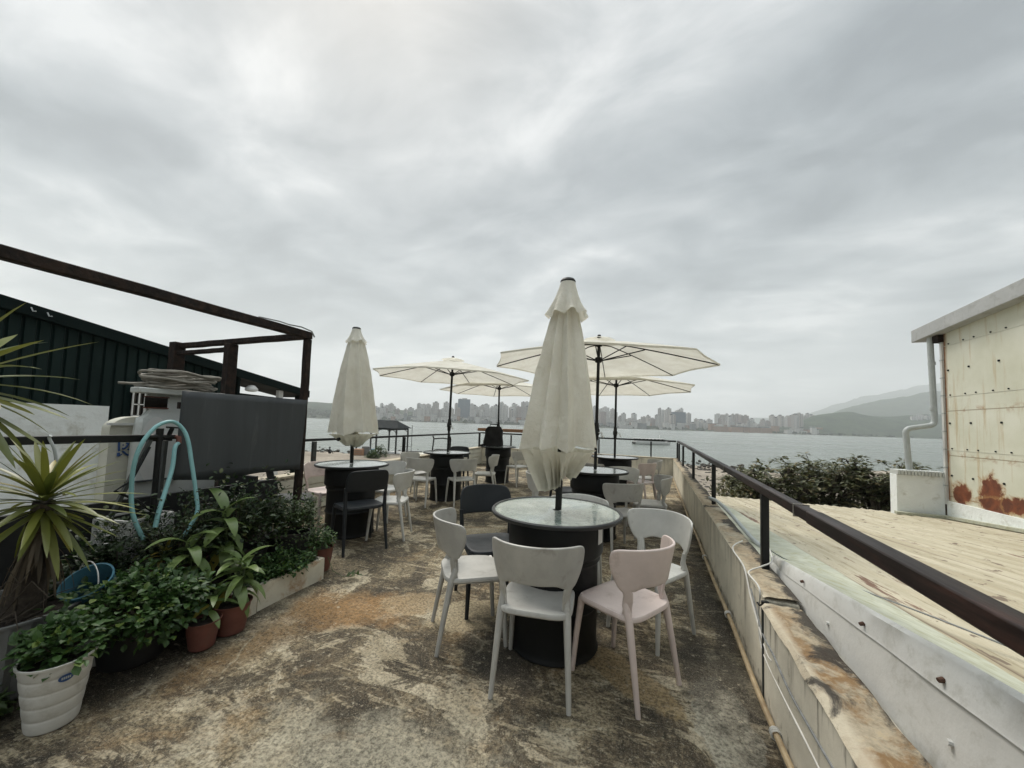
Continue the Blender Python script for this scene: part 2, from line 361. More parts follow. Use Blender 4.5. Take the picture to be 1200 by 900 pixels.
def roof_mat(name, base, streak, along_y=True, rust=(.10, .035, .015)):
    mt, t, b, L = new_mat(name)
    v = coords(t, rnd=False); vs = coords(t, (5.5, .45, 1), rnd=False); vf = coords(t, (26, 1.6, 1), rnd=False)
    n = noise_n(t, v, 2, 8, .65); s = noise_n(t, vs, 1.2, 8, .7); sf = noise_n(t, vf, 1.0, 8, .75); sp = noise_n(t, coords(t, (7, 2.4, 1), rnd=False), 2.1, 5, .6)
    c = mixc(t, maprange(t, s, .42, .58), streak, base)
    c = mixc(t, maprange(t, sf, .44, .36, 0, .85), c, (.22, .185, .11))
    c = mixc(t, maprange(t, s, .61, .64, 0, .9), c, rust)
    c = mixc(t, maprange(t, sp, .62, .64, 0, .85), c, (.11, .075, .05))
    # metal sheets' long side laps
    sx = t.nodes.new('ShaderNodeSeparateXYZ'); L(v, sx.inputs[0])
    wobble = math_n(t, 'ADD', math_n(t, 'MULTIPLY', sx.outputs[0], 1 / .62), math_n(t, 'MULTIPLY', n, .06))
    fr = math_n(t, 'FRACT', wobble)
    lap = math_n(t, 'MULTIPLY', maprange(t, fr, .045, .0, 0, 1), maprange(t, sf, .36, .52, .5, 1))
    c = mixc(t, lap, c, (.085, .042, .024))
    L(c, b.inputs['Base Color']); b.inputs['Roughness'].default_value = .6
    bump(t, b, math_n(t, 'ADD', n, math_n(t, 'MULTIPLY', sf, .4)), .3, .01); return mt
M['roof_cream'] = roof_mat('roof_cream', (.425, .385, .285), (.325, .285, .195))
M['roof_cap'] = pbr('roof_cap', (.47, .485, .395), .7, .25, 5, 80, .5, .005, dirt=(.33, .33, .22), dirt_rng=(.48, .62), dscale=14)
M['flashing'] = pbr('flashing', (.58, .585, .565), .5, .14, 3, 7, .35, .015, dirt=(.30, .295, .25), dirt_rng=(.52, .74), dscale=5)

def panel_mat():
    mt, t, b, L = new_mat('rust_streaked_panels'); v = coords(t, rnd=False); vs = coords(t, (6, 6, .5), rnd=False)
    n = noise_n(t, v, 1.3, 8, .6); st = noise_n(t, vs, 1.5, 8, .65); sp = noise_n(t, v, 5.5, 9, .7, .5)
    c = mixc(t, maprange(t, n, .35, .65), (.54, .54, .43), (.64, .64, .545))
    c = mixc(t, maprange(t, st, .55, .72, 0, .8), c, (.42, .30, .14))
    sep = t.nodes.new('ShaderNodeSeparateXYZ'); L(v, sep.inputs[0])
    # rust following the sheets' seams (horizontal every 0.78 m, vertical at the sheet joint)
    for z0 in (1.95, 1.12, .36):
        d = math_n(t, 'ABSOLUTE', math_n(t, 'SUBTRACT', sep.outputs[2], z0))
        k = math_n(t, 'MULTIPLY', maprange(t, d, .09, .0, 0, 1), maprange(t, sp, .50, .66, 0, 1))
        c = mixc(t, k, c, (.30, .14, .04))
        c = mixc(t, maprange(t, d, .012, .004, 0, .8), c, (.22, .17, .10))
    for y0, wd in ((7.62, .06), (9.42, .05)):
        d = math_n(t, 'ABSOLUTE', math_n(t, 'SUBTRACT', sep.outputs[1], y0))
        c = mixc(t, math_n(t, 'MULTIPLY', maprange(t, d, wd * 1.5, wd * .2, 0, 1), maprange(t, sp, .30, .50, .4, 1)), c, (.20, .085, .03))
    L(c, b.inputs['Base Color'])
    def blot(y, z, ry, rz, amt=1):
        nonlocal c
        mp = t.nodes.new('ShaderNodeMapping'); mp.vector_type = 'TEXTURE'; tc = t.nodes.new('ShaderNodeTexCoord'); L(tc.outputs['Object'], mp.inputs[0])
        mp.inputs['Location'].default_value = (5.26, y, z); mp.inputs['Scale'].default_value = (1, ry, rz)
        ln = t.nodes.new('ShaderNodeVectorMath'); ln.operation = 'LENGTH'; L(mp.outputs[0], ln.inputs[0])
        d = math_n(t, 'ADD', ln.outputs['Value'], math_n(t, 'MULTIPLY', math_n(t, 'SUBTRACT', sp, .5), 2.4))
        c = mixc(t, maprange(t, d, 1.35, 1.0, 0, .75 * amt), c, (.36, .20, .075))
        rr = mixc(t, maprange(t, sp, .4, .6), (.10, .026, .010), (.20, .055, .018))
        c = mixc(t, maprange(t, d, 1.05, .92, 0, amt), c, rr)
    return mt, t, b, L, blot, lambda: L(c, b.inputs['Base Color'])

def fabric_mat():
    mt, t, b, L = new_mat('cream_canvas'); v = coords(t)
    n = noise_n(t, v, 3, 9, .65, .3); f = noise_n(t, v, 160, 3, .6)
    c = mixc(t, maprange(t, n, .38, .62), (.74, .715, .63), (.84, .825, .75))
    c = mixc(t, maprange(t, noise_n(t, v, 7, 9, .7, .5), .60, .75, 0, .5), c, (.58, .55, .45))
    L(c, b.inputs['Base Color']); b.inputs['Roughness'].default_value = .9; b.inputs['Specular IOR Level'].default_value = .1
    bump(t, b, math_n(t, 'ADD', math_n(t, 'MULTIPLY', n, 3), math_n(t, 'ADD', math_n(t, 'MULTIPLY', noise_n(t, coords(t, (1, 1, .6)), 11, 6, .6, .8), 1.6), math_n(t, 'MULTIPLY', f, .3))), .7, .018)
    tr = t.nodes.new('ShaderNodeBsdfTranslucent'); L(c, tr.inputs[0])
    ms = t.nodes.new('ShaderNodeMixShader'); ms.inputs[0].default_value = .38
    L(b.outputs[0], ms.inputs[1]); L(tr.outputs[0], ms.inputs[2]); L(ms.outputs[0], t.nodes['Material Output'].inputs[0]); return mt
M['canvas'] = fabric_mat()
def glass_top_mat():
    mt, t, b, L = new_mat('obscure_glass'); v = coords(t)
    vo = t.nodes.new('ShaderNodeTexVoronoi'); vo.inputs['Scale'].default_value = 55; L(v, vo.inputs['Vector'])
    n = noise_n(t, v, 5, 8, .7, .5)
    c = mixc(t, maprange(t, n, .35, .65), (.16, .205, .18), (.38, .42, .375))
    c = mixc(t, maprange(t, vo.outputs['Distance'], .40, .12, 0, .65), c, (.12, .15, .135))
    L(c, b.inputs['Base Color']); b.inputs['Roughness'].default_value = .13; b.inputs['Coat Weight'].default_value = .6; b.inputs['Coat Roughness'].default_value = .05
    bump(t, b, math_n(t, 'ADD', vo.outputs['Distance'], n), .35, .004); return mt
M['glass_top'] = glass_top_mat()
def water_mat():
    mt, t, b, L = new_mat('sea_water')
    v = coords(t, (1, 1, 1), (0, 0, YAW), rnd=False); vs = coords(t, (.10, .55, 1), (0, 0, -YAW), rnd=False); vl = coords(t, (.004, .03, 1), (0, 0, -YAW), rnd=False)
    a = noise_n(t, vs, 1.0, 8, .65); big = noise_n(t, vl, 1.0, 5, .6)
    b.inputs['Base Color'].default_value = (.135, .155, .138, 1); b.inputs['IOR'].default_value = 1.33
    L(maprange(t, big, .35, .65, .16, .30), b.inputs['Roughness'])
    bump(t, b, a, .75, .55); return mt
M['water'] = water_mat()
def sand_mat():
    mt, t, b, L = new_mat('beach_sand'); v = coords(t, rnd=False)
    n = noise_n(t, v, .12, 9, .7, .5); f = noise_n(t, v, 3, 8, .75)
    c = mixc(t, maprange(t, n, .4, .62), (.20, .17, .135), (.33, .29, .235))
    c = mixc(t, maprange(t, f, .56, .66, 0, .8), c, (.07, .065, .055))
    L(c, b.inputs['Base Color']); b.inputs['Roughness'].default_value = .95; bump(t, b, f, .8, .2); return mt
M['sand'] = sand_mat()
def wooded_mat(name, a, c2, sc=.02):
    mt, t, b, L = new_mat(name); v = coords(t, rnd=False)
    n = noise_n(t, v, sc, 10, .72, .3); f = noise_n(t, v, sc * 9, 6, .7)
    c = mixc(t, maprange(t, math_n(t, 'ADD', math_n(t, 'MULTIPLY', n, .6), math_n(t, 'MULTIPLY', f, .4)), .42, .58), a, c2)
    L(c, b.inputs['Base Color']); b.inputs['Roughness'].default_value = .95; b.inputs['Specular IOR Level'].default_value = .1
    bump(t, b, f, 1, 6); return mt
M['forest'] = wooded_mat('forest', (.016, .030, .018), (.05, .072, .038))
M['shore_green'] = wooded_mat('shore_green', (.03, .045, .03), (.08, .09, .06), .05)
def facade_mat(name, wall, wins, fw=4.2, fh=3.2, mort=.18):
    mt, t, b, L = new_mat(name)
    tc = t.nodes.new('ShaderNodeTexCoord'); sep = t.nodes.new('ShaderNodeSeparateXYZ'); L(tc.outputs['Object'], sep.inputs[0])
    xy = math_n(t, 'ADD', sep.outputs[0], sep.outputs[1])
    fx = math_n(t, 'FRACT', math_n(t, 'DIVIDE', xy, fw)); fz = math_n(t, 'FRACT', math_n(t, 'DIVIDE', sep.outputs[2], fh))
    mk = math_n(t, 'MULTIPLY', math_n(t, 'GREATER_THAN', fx, mort + .22), math_n(t, 'GREATER_THAN', fz, mort + .25))
    oi = t.nodes.new('ShaderNodeObjectInfo')
    wl = mixc(t, oi.outputs['Random'], tuple(q * .72 for q in wall), wall)
    n = noise_n(t, coords(t, (1, 1, .15)), .12, 5, .6)
    wl = mixc(t, maprange(t, n, .4, .7, 0, .5), wl, tuple(q * .6 for q in wall))
    c = mixc(t, mk, wl, wins); L(c, b.inputs['Base Color']); b.inputs['Roughness'].default_value = .7; return mt
M['tower_a'] = facade_mat('tower_a', (.50, .46, .42), (.10, .11, .12))
M['tower_b'] = facade_mat('tower_b', (.60, .585, .55), (.13, .145, .16))
M['tower_c'] = facade_mat('tower_c', (.36, .29, .26), (.09, .09, .10))
M['tower_d'] = facade_mat('tower_d', (.15, .20, .24), (.05, .08, .11), 3.0, 3.4, .05)
M['house_w'] = facade_mat('house_w', (.62, .61, .57), (.14, .14, .15), 3.5, 3.2)
M['house_o'] = facade_mat('house_o', (.36, .20, .12), (.16, .12, .10), 3.5, 3.2)
M['house_g'] = facade_mat('house_g', (.22, .24, .24), (.08, .09, .10), 3.5, 3.2)
M['roof_dark'] = pbr('roof_dark', (.020, .025, .027), .8, .3, 2, 10, .2, spec=.12)
M['roof_pale'] = pbr('roof_pale', (.34, .33, .31), .8, .3, .1, bstr=0)

M['leaf_mint'] = leafmat('leaf_mint', (.022, .055, .015), (.055, .115, .026), (.11, .16, .03))
M['leaf_dark'] = leafmat('leaf_dark', (.013, .028, .010), (.036, .064, .020), (.09, .10, .03))
M['leaf_shrub'] = leafmat('leaf_shrub', (.026, .050, .014), (.060, .095, .024))
M['leaf_dracaena'] = leafmat('leaf_dracaena', (.08, .13, .035), (.15, .21, .065), (.32, .29, .06), .4)
M['leaf_yucca'] = leafmat('leaf_yucca', (.075, .10, .018), (.20, .21, .04), (.28, .24, .07), .38, .22)
M['leaf_dry'] = leafmat('leaf_dry', (.07, .055, .035), (.14, .11, .07))
M['leaf_croton'] = leafmat('leaf_croton', (.09, .10, .02), (.20, .15, .02), (.24, .09, .02))
M['leaf_tree'] = leafmat('leaf_tree', (.045, .056, .022), (.115, .12, .05), (.20, .15, .07))
M['leaf_scrub'] = leafmat('leaf_scrub', (.06, .065, .028), (.13, .12, .055), (.22, .18, .09))
#==BODY==
# ================================================================== large structure
SEA = -4.0
def azp(px, dist, z):                      # a point on the ground plan: bearing of photo column px, distance ahead
    k = dist; lat = (px - PPX) / FPX * dist
    return Vector((_f0.x * k + _r0.x * lat, _f0.y * k + _r0.y * lat, z))
# terrace floor and the house under it
XL0, XL1, XR, YB, YF = -4.85, -5.35, .575, 11.7, -3.0
def xr(y): return .565 + .006 * y
def xl(y): return -4.85 - (y - 4) * .085 if y > 3.2 else -4.85
nx, ny = 60, 120
rows = []
for j in range(ny + 1):
    y = YF + (YB - YF) * j / ny; rows.append([])
    for i in range(nx + 1):
        x = xl(y) + (xr(y) - xl(y)) * i / nx
        rows[-1].append((x, y, .012 * (noise.noise(Vector((x * 1.1, y * 1.1, 0))) - .3) + .005 * noise.noise(Vector((x * 4, y * 4, 3)))))
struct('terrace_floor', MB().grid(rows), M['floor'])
hb = MB().box((-2.2, 4.3, -1.9), (5.2, 14.6, 3.6)); struct('house_below', hb, M['white_wall'], smooth=False)

# parapets -----------------------------------------------------------------
def parapet_strip(mb, pts_in, pts_out, z0, z1):
    n = len(pts_in)
    v = [(*p, z0) for p in pts_in] + [(*p, z1) for p in pts_in] + [(*p, z1) for p in pts_out] + [(*p, z0) for p in pts_out]
    f = []
    for i in range(n - 1):
        for k in range(3): f.append((k * n + i, k * n + i + 1, (k + 1) * n + i + 1, (k + 1) * n + i))
    f += [(0, n, 2 * n, 3 * n), (n - 1, 4 * n - 1, 3 * n - 1, 2 * n - 1)]
    return mb.add(v, f)
def wall_thing(name, label, segs, mat):
    t = thing(name, label, 'wall')
    return t
ZT = .58
pr = thing('parapet_wall', 'long low stained plaster parapet under the railing right of the tables', 'wall')
ys = [2.36 + (YB - 2.36) * i / 40 for i in range(41)]
mb = MB(); parapet_strip(mb, [(xr(y) + .006 * noise.noise(Vector((0, y * 2, 1))), y) for y in ys], [(xr(y) + .155, y) for y in ys], -.02, ZT - .02); mb.build('plaster_face', M['parapet'], pr, bevel=.008)
mb = MB(); rows = []
for y in [2.36 + (YB - 2.36) * i / 160 for i in range(161)]:
    rows.append([(xr(y) - .006 + (.006 + .165) * i / 8, y, ZT + .008 * noise.noise(Vector((i * .5, y * 5, 2))) - (.012 if i in (0, 8) else 0)) for i in range(9)])
mb.grid(rows); mb.build('coping', M['coping'], pr)
pn = thing('parapet_wall', 'nearest parapet section with rust brown top, beside the white flashing', 'wall')
ys = [-2.5 + 4.84 * i / 30 for i in range(31)]
mb = MB(); parapet_strip(mb, [(xr(y) - .012 + .006 * noise.noise(Vector((0, y * 3, 5))), y) for y in ys], [(xr(y) + .17, y) for y in ys], -.02, ZT - .045); mb.build('plaster_face', M['parapet_dirty'], pn, bevel=.008)
mb = MB(); rows = []
for y in [-2.5 + 4.84 * i / 130 for i in range(131)]:
    rows.append([(xr(y) - .022 + .192 * i / 12, y, ZT - .03 + .013 * noise.noise(Vector((i * .45, y * 6, 2))) + .006 * noise.noise(Vector((i * 1.5, y * 20, 2))) - (.02 if i in (0, 12) else 0)) for i in range(13)])
mb.grid(rows); mb.build('coping', M['coping'], pn)
pb = thing('parapet_wall', 'low cream parapet across the far end of the terrace', 'wall')
MB().box(((xl(YB) + xr(YB)) / 2, YB + .08, ZT / 2 - .02), (xr(YB) - xl(YB) + .3, .15, ZT)).build('plaster_face', M['parapet'], pb, bevel=.01)
MB().box(((xl(YB) + xr(YB)) / 2, YB + .08, ZT - .005), (xr(YB) - xl(YB) + .32, .17, .03)).build('coping', M['coping'], pb, bevel=.008)
pl = thing('parapet_wall', 'low pale boarded parapet left of the closed umbrella table', 'wall')
ys = [3.0 + (YB - 3.0) * i / 20 for i in range(21)]
mb = MB(); parapet_strip(mb, [(xl(y), y) for y in ys], [(xl(y) - .16, y) for y in ys], -.02, ZT - .02); mb.build('plaster_face', M['parapet'], pl, bevel=.01)
mb = MB()
for k in range(4): parapet_strip(mb, [(xl(y) + .02, y) for y in ys], [(xl(y) + .002, y) for y in ys], .03 + k * .13, .145 + k * .13)
mb.build('boarding', M['cream_paint'], pl, smooth=False)
mb = MB(); parapet_strip(mb, [(xl(y) + .03, y) for y in ys], [(xl(y) - .18, y) for y in ys], ZT - .015, ZT + .015); mb.build('coping', M['coping'], pl)

# railings -----------------------------------------------------------------
RX = lambda y: xr(y) + .115
t = thing('metal_railing', 'red brown handrail on black posts along the right parapet', 'railing')
RZ = 1.10
def handrail(mb, pts, wd, ht):
    for a, b in zip(pts[:-1], pts[1:]): mb.bar(a, b, wd, ht)
MB().bar((RX(-1.5), -1.5, RZ - .028), (RX(2.05), 2.05, RZ - .028), .062, .056).build('handrail', M['rail_brown'], t, bevel=.006)
MB().bar((RX(2.05) - .003, 2.0, RZ - .026), (RX(YB) + .02, YB + .12, RZ - .020), .056, .05).build('handrail', M['rail_brown'], t, bevel=.006)
for y in (2.83, 4.95, 7.25, 9.6, 11.0, YB + .09, .3):
    MB().box((RX(y), y, (ZT + RZ) / 2 - .03), (.042, .042, RZ - ZT - .05)).build('post', M['black_metal'], t, bevel=.004)
for y in (2.2, 4.1):
    MB().box((RX(y), y, RZ - .028), (.067, .007, .061)).build('clamp', M['rope'], t)
t = thing('metal_railing', 'black railing across the far end of the terrace before the water', 'railing')
xa, xb = xl(YB) - .05, RX(YB)
MB().bar((xa, YB + .09, RZ - .02), (xb - .03, YB + .09, RZ - .02), .045, .045).build('handrail', M['black_metal'], t, bevel=.004)
for px in (558, 599, 632, 663, 702, 763): 
    x = atx(px, 515, 1).x; d = ray(px, 515); x = d.x / d.y * (YB + .09)
    if xa < x < xb - .1: MB().box((x, YB + .09, (ZT + RZ) / 2 - .03), (.042, .042, RZ - ZT - .05)).build('post', M['black_metal'], t)
t = thing('metal_railing', 'black railing behind the left closed umbrella along the beach side', 'railing')
MB().bar((xl(3.0) - .07, 3.0, RZ - .02), (xl(YB) - .07, YB + .06, RZ - .02), .05, .04).build('handrail', M['black_metal'], t, bevel=.004)
for y, ms in ((3.0, 'steel_post'), (4.35, 'steel_post'), (6.9, 'black_metal'), (9.2, 'black_metal'), (YB - .05, 'black_metal')):
    MB().box((xl(y) - .07, y, (ZT + RZ) / 2 - .02), (.055, .055, RZ - ZT - .04)).build('post', M[ms], t, bevel=.004)
t = thing('metal_railing', 'black handrail behind the potted plants, ending at the hose tap', 'railing')
MB().bar((-3.42, -1.2, 1.255), (-3.42, 1.72, 1.255), .045, .05).build('handrail', M['black_metal'], t, bevel=.005)
for y in (-.4, 1.66): MB().box((-3.42, y, .61), (.04, .04, 1.24)).build('post', M['black_metal'], t, bevel=.004)

# right hand roof and its white flashing ------------------------------------
rz0, rsl = .80, -.092
def rzf(y): return rz0 + rsl * y
rt = thing('corrugated_roof', 'sloping cream corrugated metal roof beyond the right parapet', 'roof')
mb = MB(); rows = []
Yend = lambda x: 10.25 - .05 * (x - 2) + .03 * math.sin(x * 9)
NXR = 300
for j in range(41):
    r = []
    for i in range(NXR + 1):
        x = .81 + (7.2 - .81) * i / NXR
        y = -3.2 + (Yend(x) + 3.2) * j / 40
        ph = (x / .155) % 1.0
        rib = .018 * (1 - min(1, abs(ph - .5) / .16)) if abs(ph - .5) < .16 else 0
        r.append((x, y, rzf(y) + rib + .012 * noise.noise(Vector((x * .7, y * .6, 0))) - .004))
    rows.append(r)
mb.grid(rows); mb.build('roof_sheet', M['roof_cream'], rt, angle=25)
ftop = lambda y: max(1.055 - .145 * y, rzf(y) + .03) if y < 3.0 else rzf(y) + .03
flip = lambda y: ftop(y) - (.105 if y < 1.2 else max(.05, .105 - .03 * (y - 1.2)))
ysf = [-2.8 + (2.98 + 2.8) * i / 90 for i in range(91)]
seam = lambda y: 1.13 + .02 * (y - 1)
mb = MB(); wv = lambda y, k: .006 * noise.noise(Vector((k, y * 3.2, 4)))
mb.grid([[(seam(y) + wv(y, 9), y, rzf(y) + .026), (.95, y, (rzf(y) + ftop(y)) / 2 + .02 + wv(y, 1)), (.80 + wv(y, 2), y, ftop(y) - .006)] for y in ysf])
mb.build('roof_cap', M['roof_cap'], rt)
ysg = [2.98 + 6.5 * i / 60 for i in range(61)]
mb = MB(); mb.grid([[(seam(y) + .02 * noise.noise(Vector((y, 2, 2))), y, rzf(y) + .030), (.90, y, rzf(y) + .034), (.742, y, rzf(y) + .05)] for y in ysg]); mb.build('roof_cap', M['roof_cap'], rt)
mb = MB()
mb.grid([[(.80 + wv(y, 2), y, ftop(y) - .002), (.788 + wv(y, 3), y, ftop(y) + .004 + wv(y, 5)), (.776 + wv(y, 3), y, ftop(y) - .008), (.768 + wv(y, 4), y, flip(y) + .012), (.764 + wv(y, 4), y, flip(y)), (.772, y, flip(y) - .004)] for y in ysf])
mb.build('flashing', M['flashing'], rt)
mb = MB(); mb.grid([[(.775, y, flip(y) + .02), (.758 + .004 * noise.noise(Vector((y * 2, 0, 0))), y, .70 * ZT + .30 * flip(y)), (.752, y, ZT - .06)] for y in ysf]); mb.build('side_panel', M['flashing'], rt)
for y in (2.42, 1.83, 1.42, .9):
    MB().tube([(.768, y, flip(y) + .03), (.755, y - .003, flip(y) + .027)], [.008, .0065], 8).build('bolt', M['rust'], rt)
for y in (2.1, 1.38): MB().tube([(.762, y, ZT + .06 if y < 2 else ZT + .02), (.748, y, ZT + .062 if y < 2 else ZT + .022)], .008, 8).build('bolt', M['flashing'], rt)
MB().box((4.0, Yend(4) - .02, rzf(10.2) - .08), (6.6, .04, .16)).build('eave_board', M['cream_paint'], rt)

# right hand building ---------------------------------------------------------
pm, pt_, pbs, pL, blot, fin = panel_mat()
blot(9.12, .44, .20, .20); blot(8.52, .56, .20, .26); blot(8.42, .36, .30, .14); blot(8.08, .42, .22, .13)
fin()
bt = thing('metal_clad_building', 'cream metal clad building streaked with rust, at the right edge', 'building')
BX, BY0, BY1 = 5.26, 2.6, 9.43
zroof = lambda y: 3.52 + (9.9 - y) * .068
def sidepoly(x, th, z0f, z1f, y0, y1):
    v = [(x, y0, z0f(y0)), (x, y1, z0f(y1)), (x, y1, z1f(y1)), (x, y0, z1f(y0))]
    v += [(x + th, p[1], p[2]) for p in v]
    return v, [(0, 3, 2, 1), (4, 5, 6, 7), (0, 1, 5, 4), (1, 2, 6, 5), (2, 3, 7, 6), (3, 0, 4, 7)]
zb = lambda y: .30 - .02 * (9.43 - y) * .0 + .0
def zbot(y): return rzf(y) + .20 + (.10 if y > 9 else .10 - .05 * (9 - y) / 2)
MB().add(*sidepoly(BX, .05, lambda y: .26, lambda y: zroof(y) - .12, BY0, BY1)).build('rusty_cladding', pm, bt, smooth=False)
MB().add(*sidepoly(BX + .03, 3.6, lambda y: -3.4, lambda y: zroof(y) - .10, BY0, BY1 + .02)).build('wall', M['white_wall'], bt, smooth=False)
MB().add(*sidepoly(BX - .19, 3.9, lambda y: zroof(y) - .12, lambda y: zroof(y) + .13, BY0, BY1 + .55)).build('roof_edge', M['fascia'], bt, smooth=False, bevel=.01)
MB().box((BX + .05, BY1 + .03, 1.75), (.16, .05, 3.1)).build('corner_trim', M['white_metal'], bt)
for k in range(9): MB().box((BX - .0, BY1 + .03, .55 + k * .34), (.075, .062, .02)).build('trim_joint', M['grey_pipe'], bt)
MB().box((BX - .02, BY1 + .06, zroof(9.4) - .2), (.14, .14, .14)).build('bracket', M['rusty_wood'], bt)
mb = MB()
for z in (3.19, 2.22, 1.22):
    for y in (9.3, 8.95, 8.72, 8.38, 8.1, 7.75): MB().tube([(BX + .01, y, z + .03), (BX - .012, y, z + .03)], .013, 7).build('screw', M['roof_dark'], bt)
for z in (2.72, 1.72, .75):
    for y in (8.85, 8.25, 9.33): MB().tube([(BX + .01, y, z), (BX - .013, y, z)], .018, 7).build('screw', M['roof_dark'], bt)
mb = MB()
for z in (3.19, 2.22, 1.22): mb.bar((BX - .001, BY0, z), (BX - .001, BY1, z), .007, .006)
for y in (6.0, 4.2): mb.bar((BX - .003, y, .3), (BX - .003, y, zroof(y) - .15), .02, .014)
mb.build('seam', M['cream_paint'], bt)
MB().add(*sidepoly(BX - .03, .07, lambda y: rzf(y) - .05, lambda y: .27, BY0, BY1)).build('base_wall', M['white_wall'], bt, smooth=False)
t = thing('boundary_wall', 'short white wall with a brick coping at the corner of the rusty building', 'wall')
MB().box((4.90, 9.62, .0), (.70, .22, 1.40)).build('plaster_face', M['white_wall'], t, bevel=.008)
mb = MB()
for k in range(14): mb.box((4.575 + k * .05, 9.60, .745), (.042, .27, .095))
mb.build('brick_coping', M['off_white'], t, bevel=.006)
MB().bar((4.5, 9.46, rzf(9.4) + .03), (5.25, 9.36, rzf(9.3) + .03), .12, .05).bar((5.2, 9.36, rzf(9.3) + .03), (5.2, 3, rzf(3) + .03), .12, .05).build('roof_upstand', M['roof_cap'], rt)
t = thing('drain_pipe', 'grey rain pipe with a crooked elbow beside the rusty building', 'pipe')
py_ = 9.62
path = [(5.17, py_, 3.4), (5.19, py_, 1.80)]
def corner(a, b, c, r, n=5):
    a, b, c = Vector(a), Vector(b), Vector(c); p = b + (a - b).normalized() * r; q = b + (c - b).normalized() * r
    return [(p * (1 - s) ** 2 + b * 2 * s * (1 - s) + q * s * s) for s in [i / n for i in range(n + 1)]]
A, B_, C_, D_, E_ = (5.17, py_, 3.42), (5.20, py_, 1.69), (4.76, py_, 1.60), (4.80, py_, .80), None
pts = [Vector(A)] + corner(A, B_, C_, .09) + corner(B_, C_, D_, .09) + [Vector(D_)]
MB().tube(pts, .048, 12).build('pipe', M['grey_pipe'], t)
for z in (2.0, 2.9): MB().tube([(5.185, py_, z - .03), (5.185, py_, z + .03)], .056, 12).build('pipe_collar', M['grey_pipe'], t)

# left: dark green shed ---------------------------------------------------------
SX = -8.0
sh = thing('metal_shed', 'dark green corrugated metal shed behind the white wall at left', 'building')
srk = lambda y: 2.86 - (y - 2.29) * .1745 
mb = MB(); v = []; n = 0; y = -6.0; prev = None
prof = []
while y < 5.1:
    for dy, dx in ((0, 0), (.012, -.03), (.028, -.03), (.04, 0)):
        if y + dy < 5.12: prof.append((y + dy, SX + dx))
    y += .135
for (y, x) in prof: v += [(x, y, -3.5), (x, y, srk(y) - .16)]
mb.add(v, [(2 * i, 2 * i + 2, 2 * i + 3, 2 * i + 1) for i in range(len(prof) - 1)]); mb.build('corrugated_wall', M['dark_green'], sh, smooth=False)
def slab(x0, x1, y0, y1, zf, th):
    v = [(x0, y0, zf(y0)), (x1, y0, zf(y0)), (x1, y1, zf(y1)), (x0, y1, zf(y1))]; v += [(p[0], p[1], p[2] - th) for p in v]
    return v, [(0, 1, 2, 3), (7, 6, 5, 4), (0, 4, 5, 1), (1, 5, 6, 2), (2, 6, 7, 3), (3, 7, 4, 0)]
MB().add(*slab(SX - .9, SX + .10, -6, 6.72, srk, .17)).build('roof', M['dark_green_trim'], sh, smooth=False, bevel=.01)
MB().box((SX - .08, 5.06, (srk(5.1) - 3.6) / 2), (.16, .14, srk(5.1) + 3.3)).build('corner_post', M['dark_green_trim'], sh)
MB().box((SX - 3, 5.0, -1.0), (6, .1, 4.6)).build('end_wall', M['dark_green'], sh)
for y in (6.05, 6.55): MB().box((SX - .06, y, (srk(y) - 3.7) / 2), (.10 if y < 6.3 else .14, .10, srk(y) + 3.35)).build('canopy_post', M['white_metal'] if y < 6.3 else M['dark_green_trim'], sh)
MB().bar((SX, 5.1, 1.86), (SX, 6.7, 1.80), .05, .06).build('canopy_rail', M['dark_green_trim'], sh)
MB().lathe([(.001, .12), (.06, .11), (.12, .04), (.12, .0), (.05, -.02)], 16, (SX + .02, 5.35, 1.96)).build('wall_lamp', M['white_metal'], sh)
mb = MB()
gp = [atx(150, 487, SX), atx(172, 455, SX)]; gy0, gy1, gz0, gz1 = gp[0].y, gp[1].y + .25, gp[0].z, gp[1].z
for k in range(7): yk = gy0 + (gy1 - gy0) * k / 6; mb.bar((SX + .1, yk, gz0), (SX + .1, yk, gz1), .018)
for z in (gz0, gz0 + (gz1 - gz0) * .4, gz0 + (gz1 - gz0) * .85, gz1): mb.bar((SX + .1, gy0, z), (SX + .1, gy1, z), .018)
fr = MB().box((SX + .05, (gy0 + gy1) / 2, (gz0 + gz1) / 2), (.03, gy1 - gy0, gz1 - gz0)).build('window', M['dark_glass'], sh)
mb.build('window_grille', M['white_metal'], fr)
for px, py in ((38, 363), (57, 369)): 
    p = atx(px, py, SX + .12); MB().tube([(p.x, p.y - .012, p.z + .03), (p.x + .02, p.y, p.z - .02), (p.x + .01, p.y + .03, p.z - .012)], .008, 6).build('cable_hook', M['grey_pipe'], sh)

ww = thing('boundary_wall', 'rough white painted wall in front of the dark green shed', 'wall')
mb = MB(); WX = -5.6; e = atx(128, 476, WX); rows = []
for j in range(9):
    z = -3 + (e.z + 3) * j / 8; rows.append([(WX + .015 * noise.noise(Vector((y * 2, z * 2, 0))), y, z) for y in [-4 + (e.y + 4) * i / 40 for i in range(41)]])
mb.grid(rows); mb.grid([[(WX, -4, e.z), (WX, e.y, e.z)], [(WX - .2, -4, e.z), (WX - .2, e.y, e.z)]]); mb.grid([[(WX, e.y, -3), (WX, e.y, e.z)], [(WX - .2, e.y, -3), (WX - .2, e.y, e.z)]])
mb.build('plaster_face', M['white_wall'], ww)
p = atx(125, 525, WX); MB().box((WX + .05, p.y + .02, -.9), (.12, .16, 4.0)).build('pier', M['cream_paint'], ww, bevel=.01)

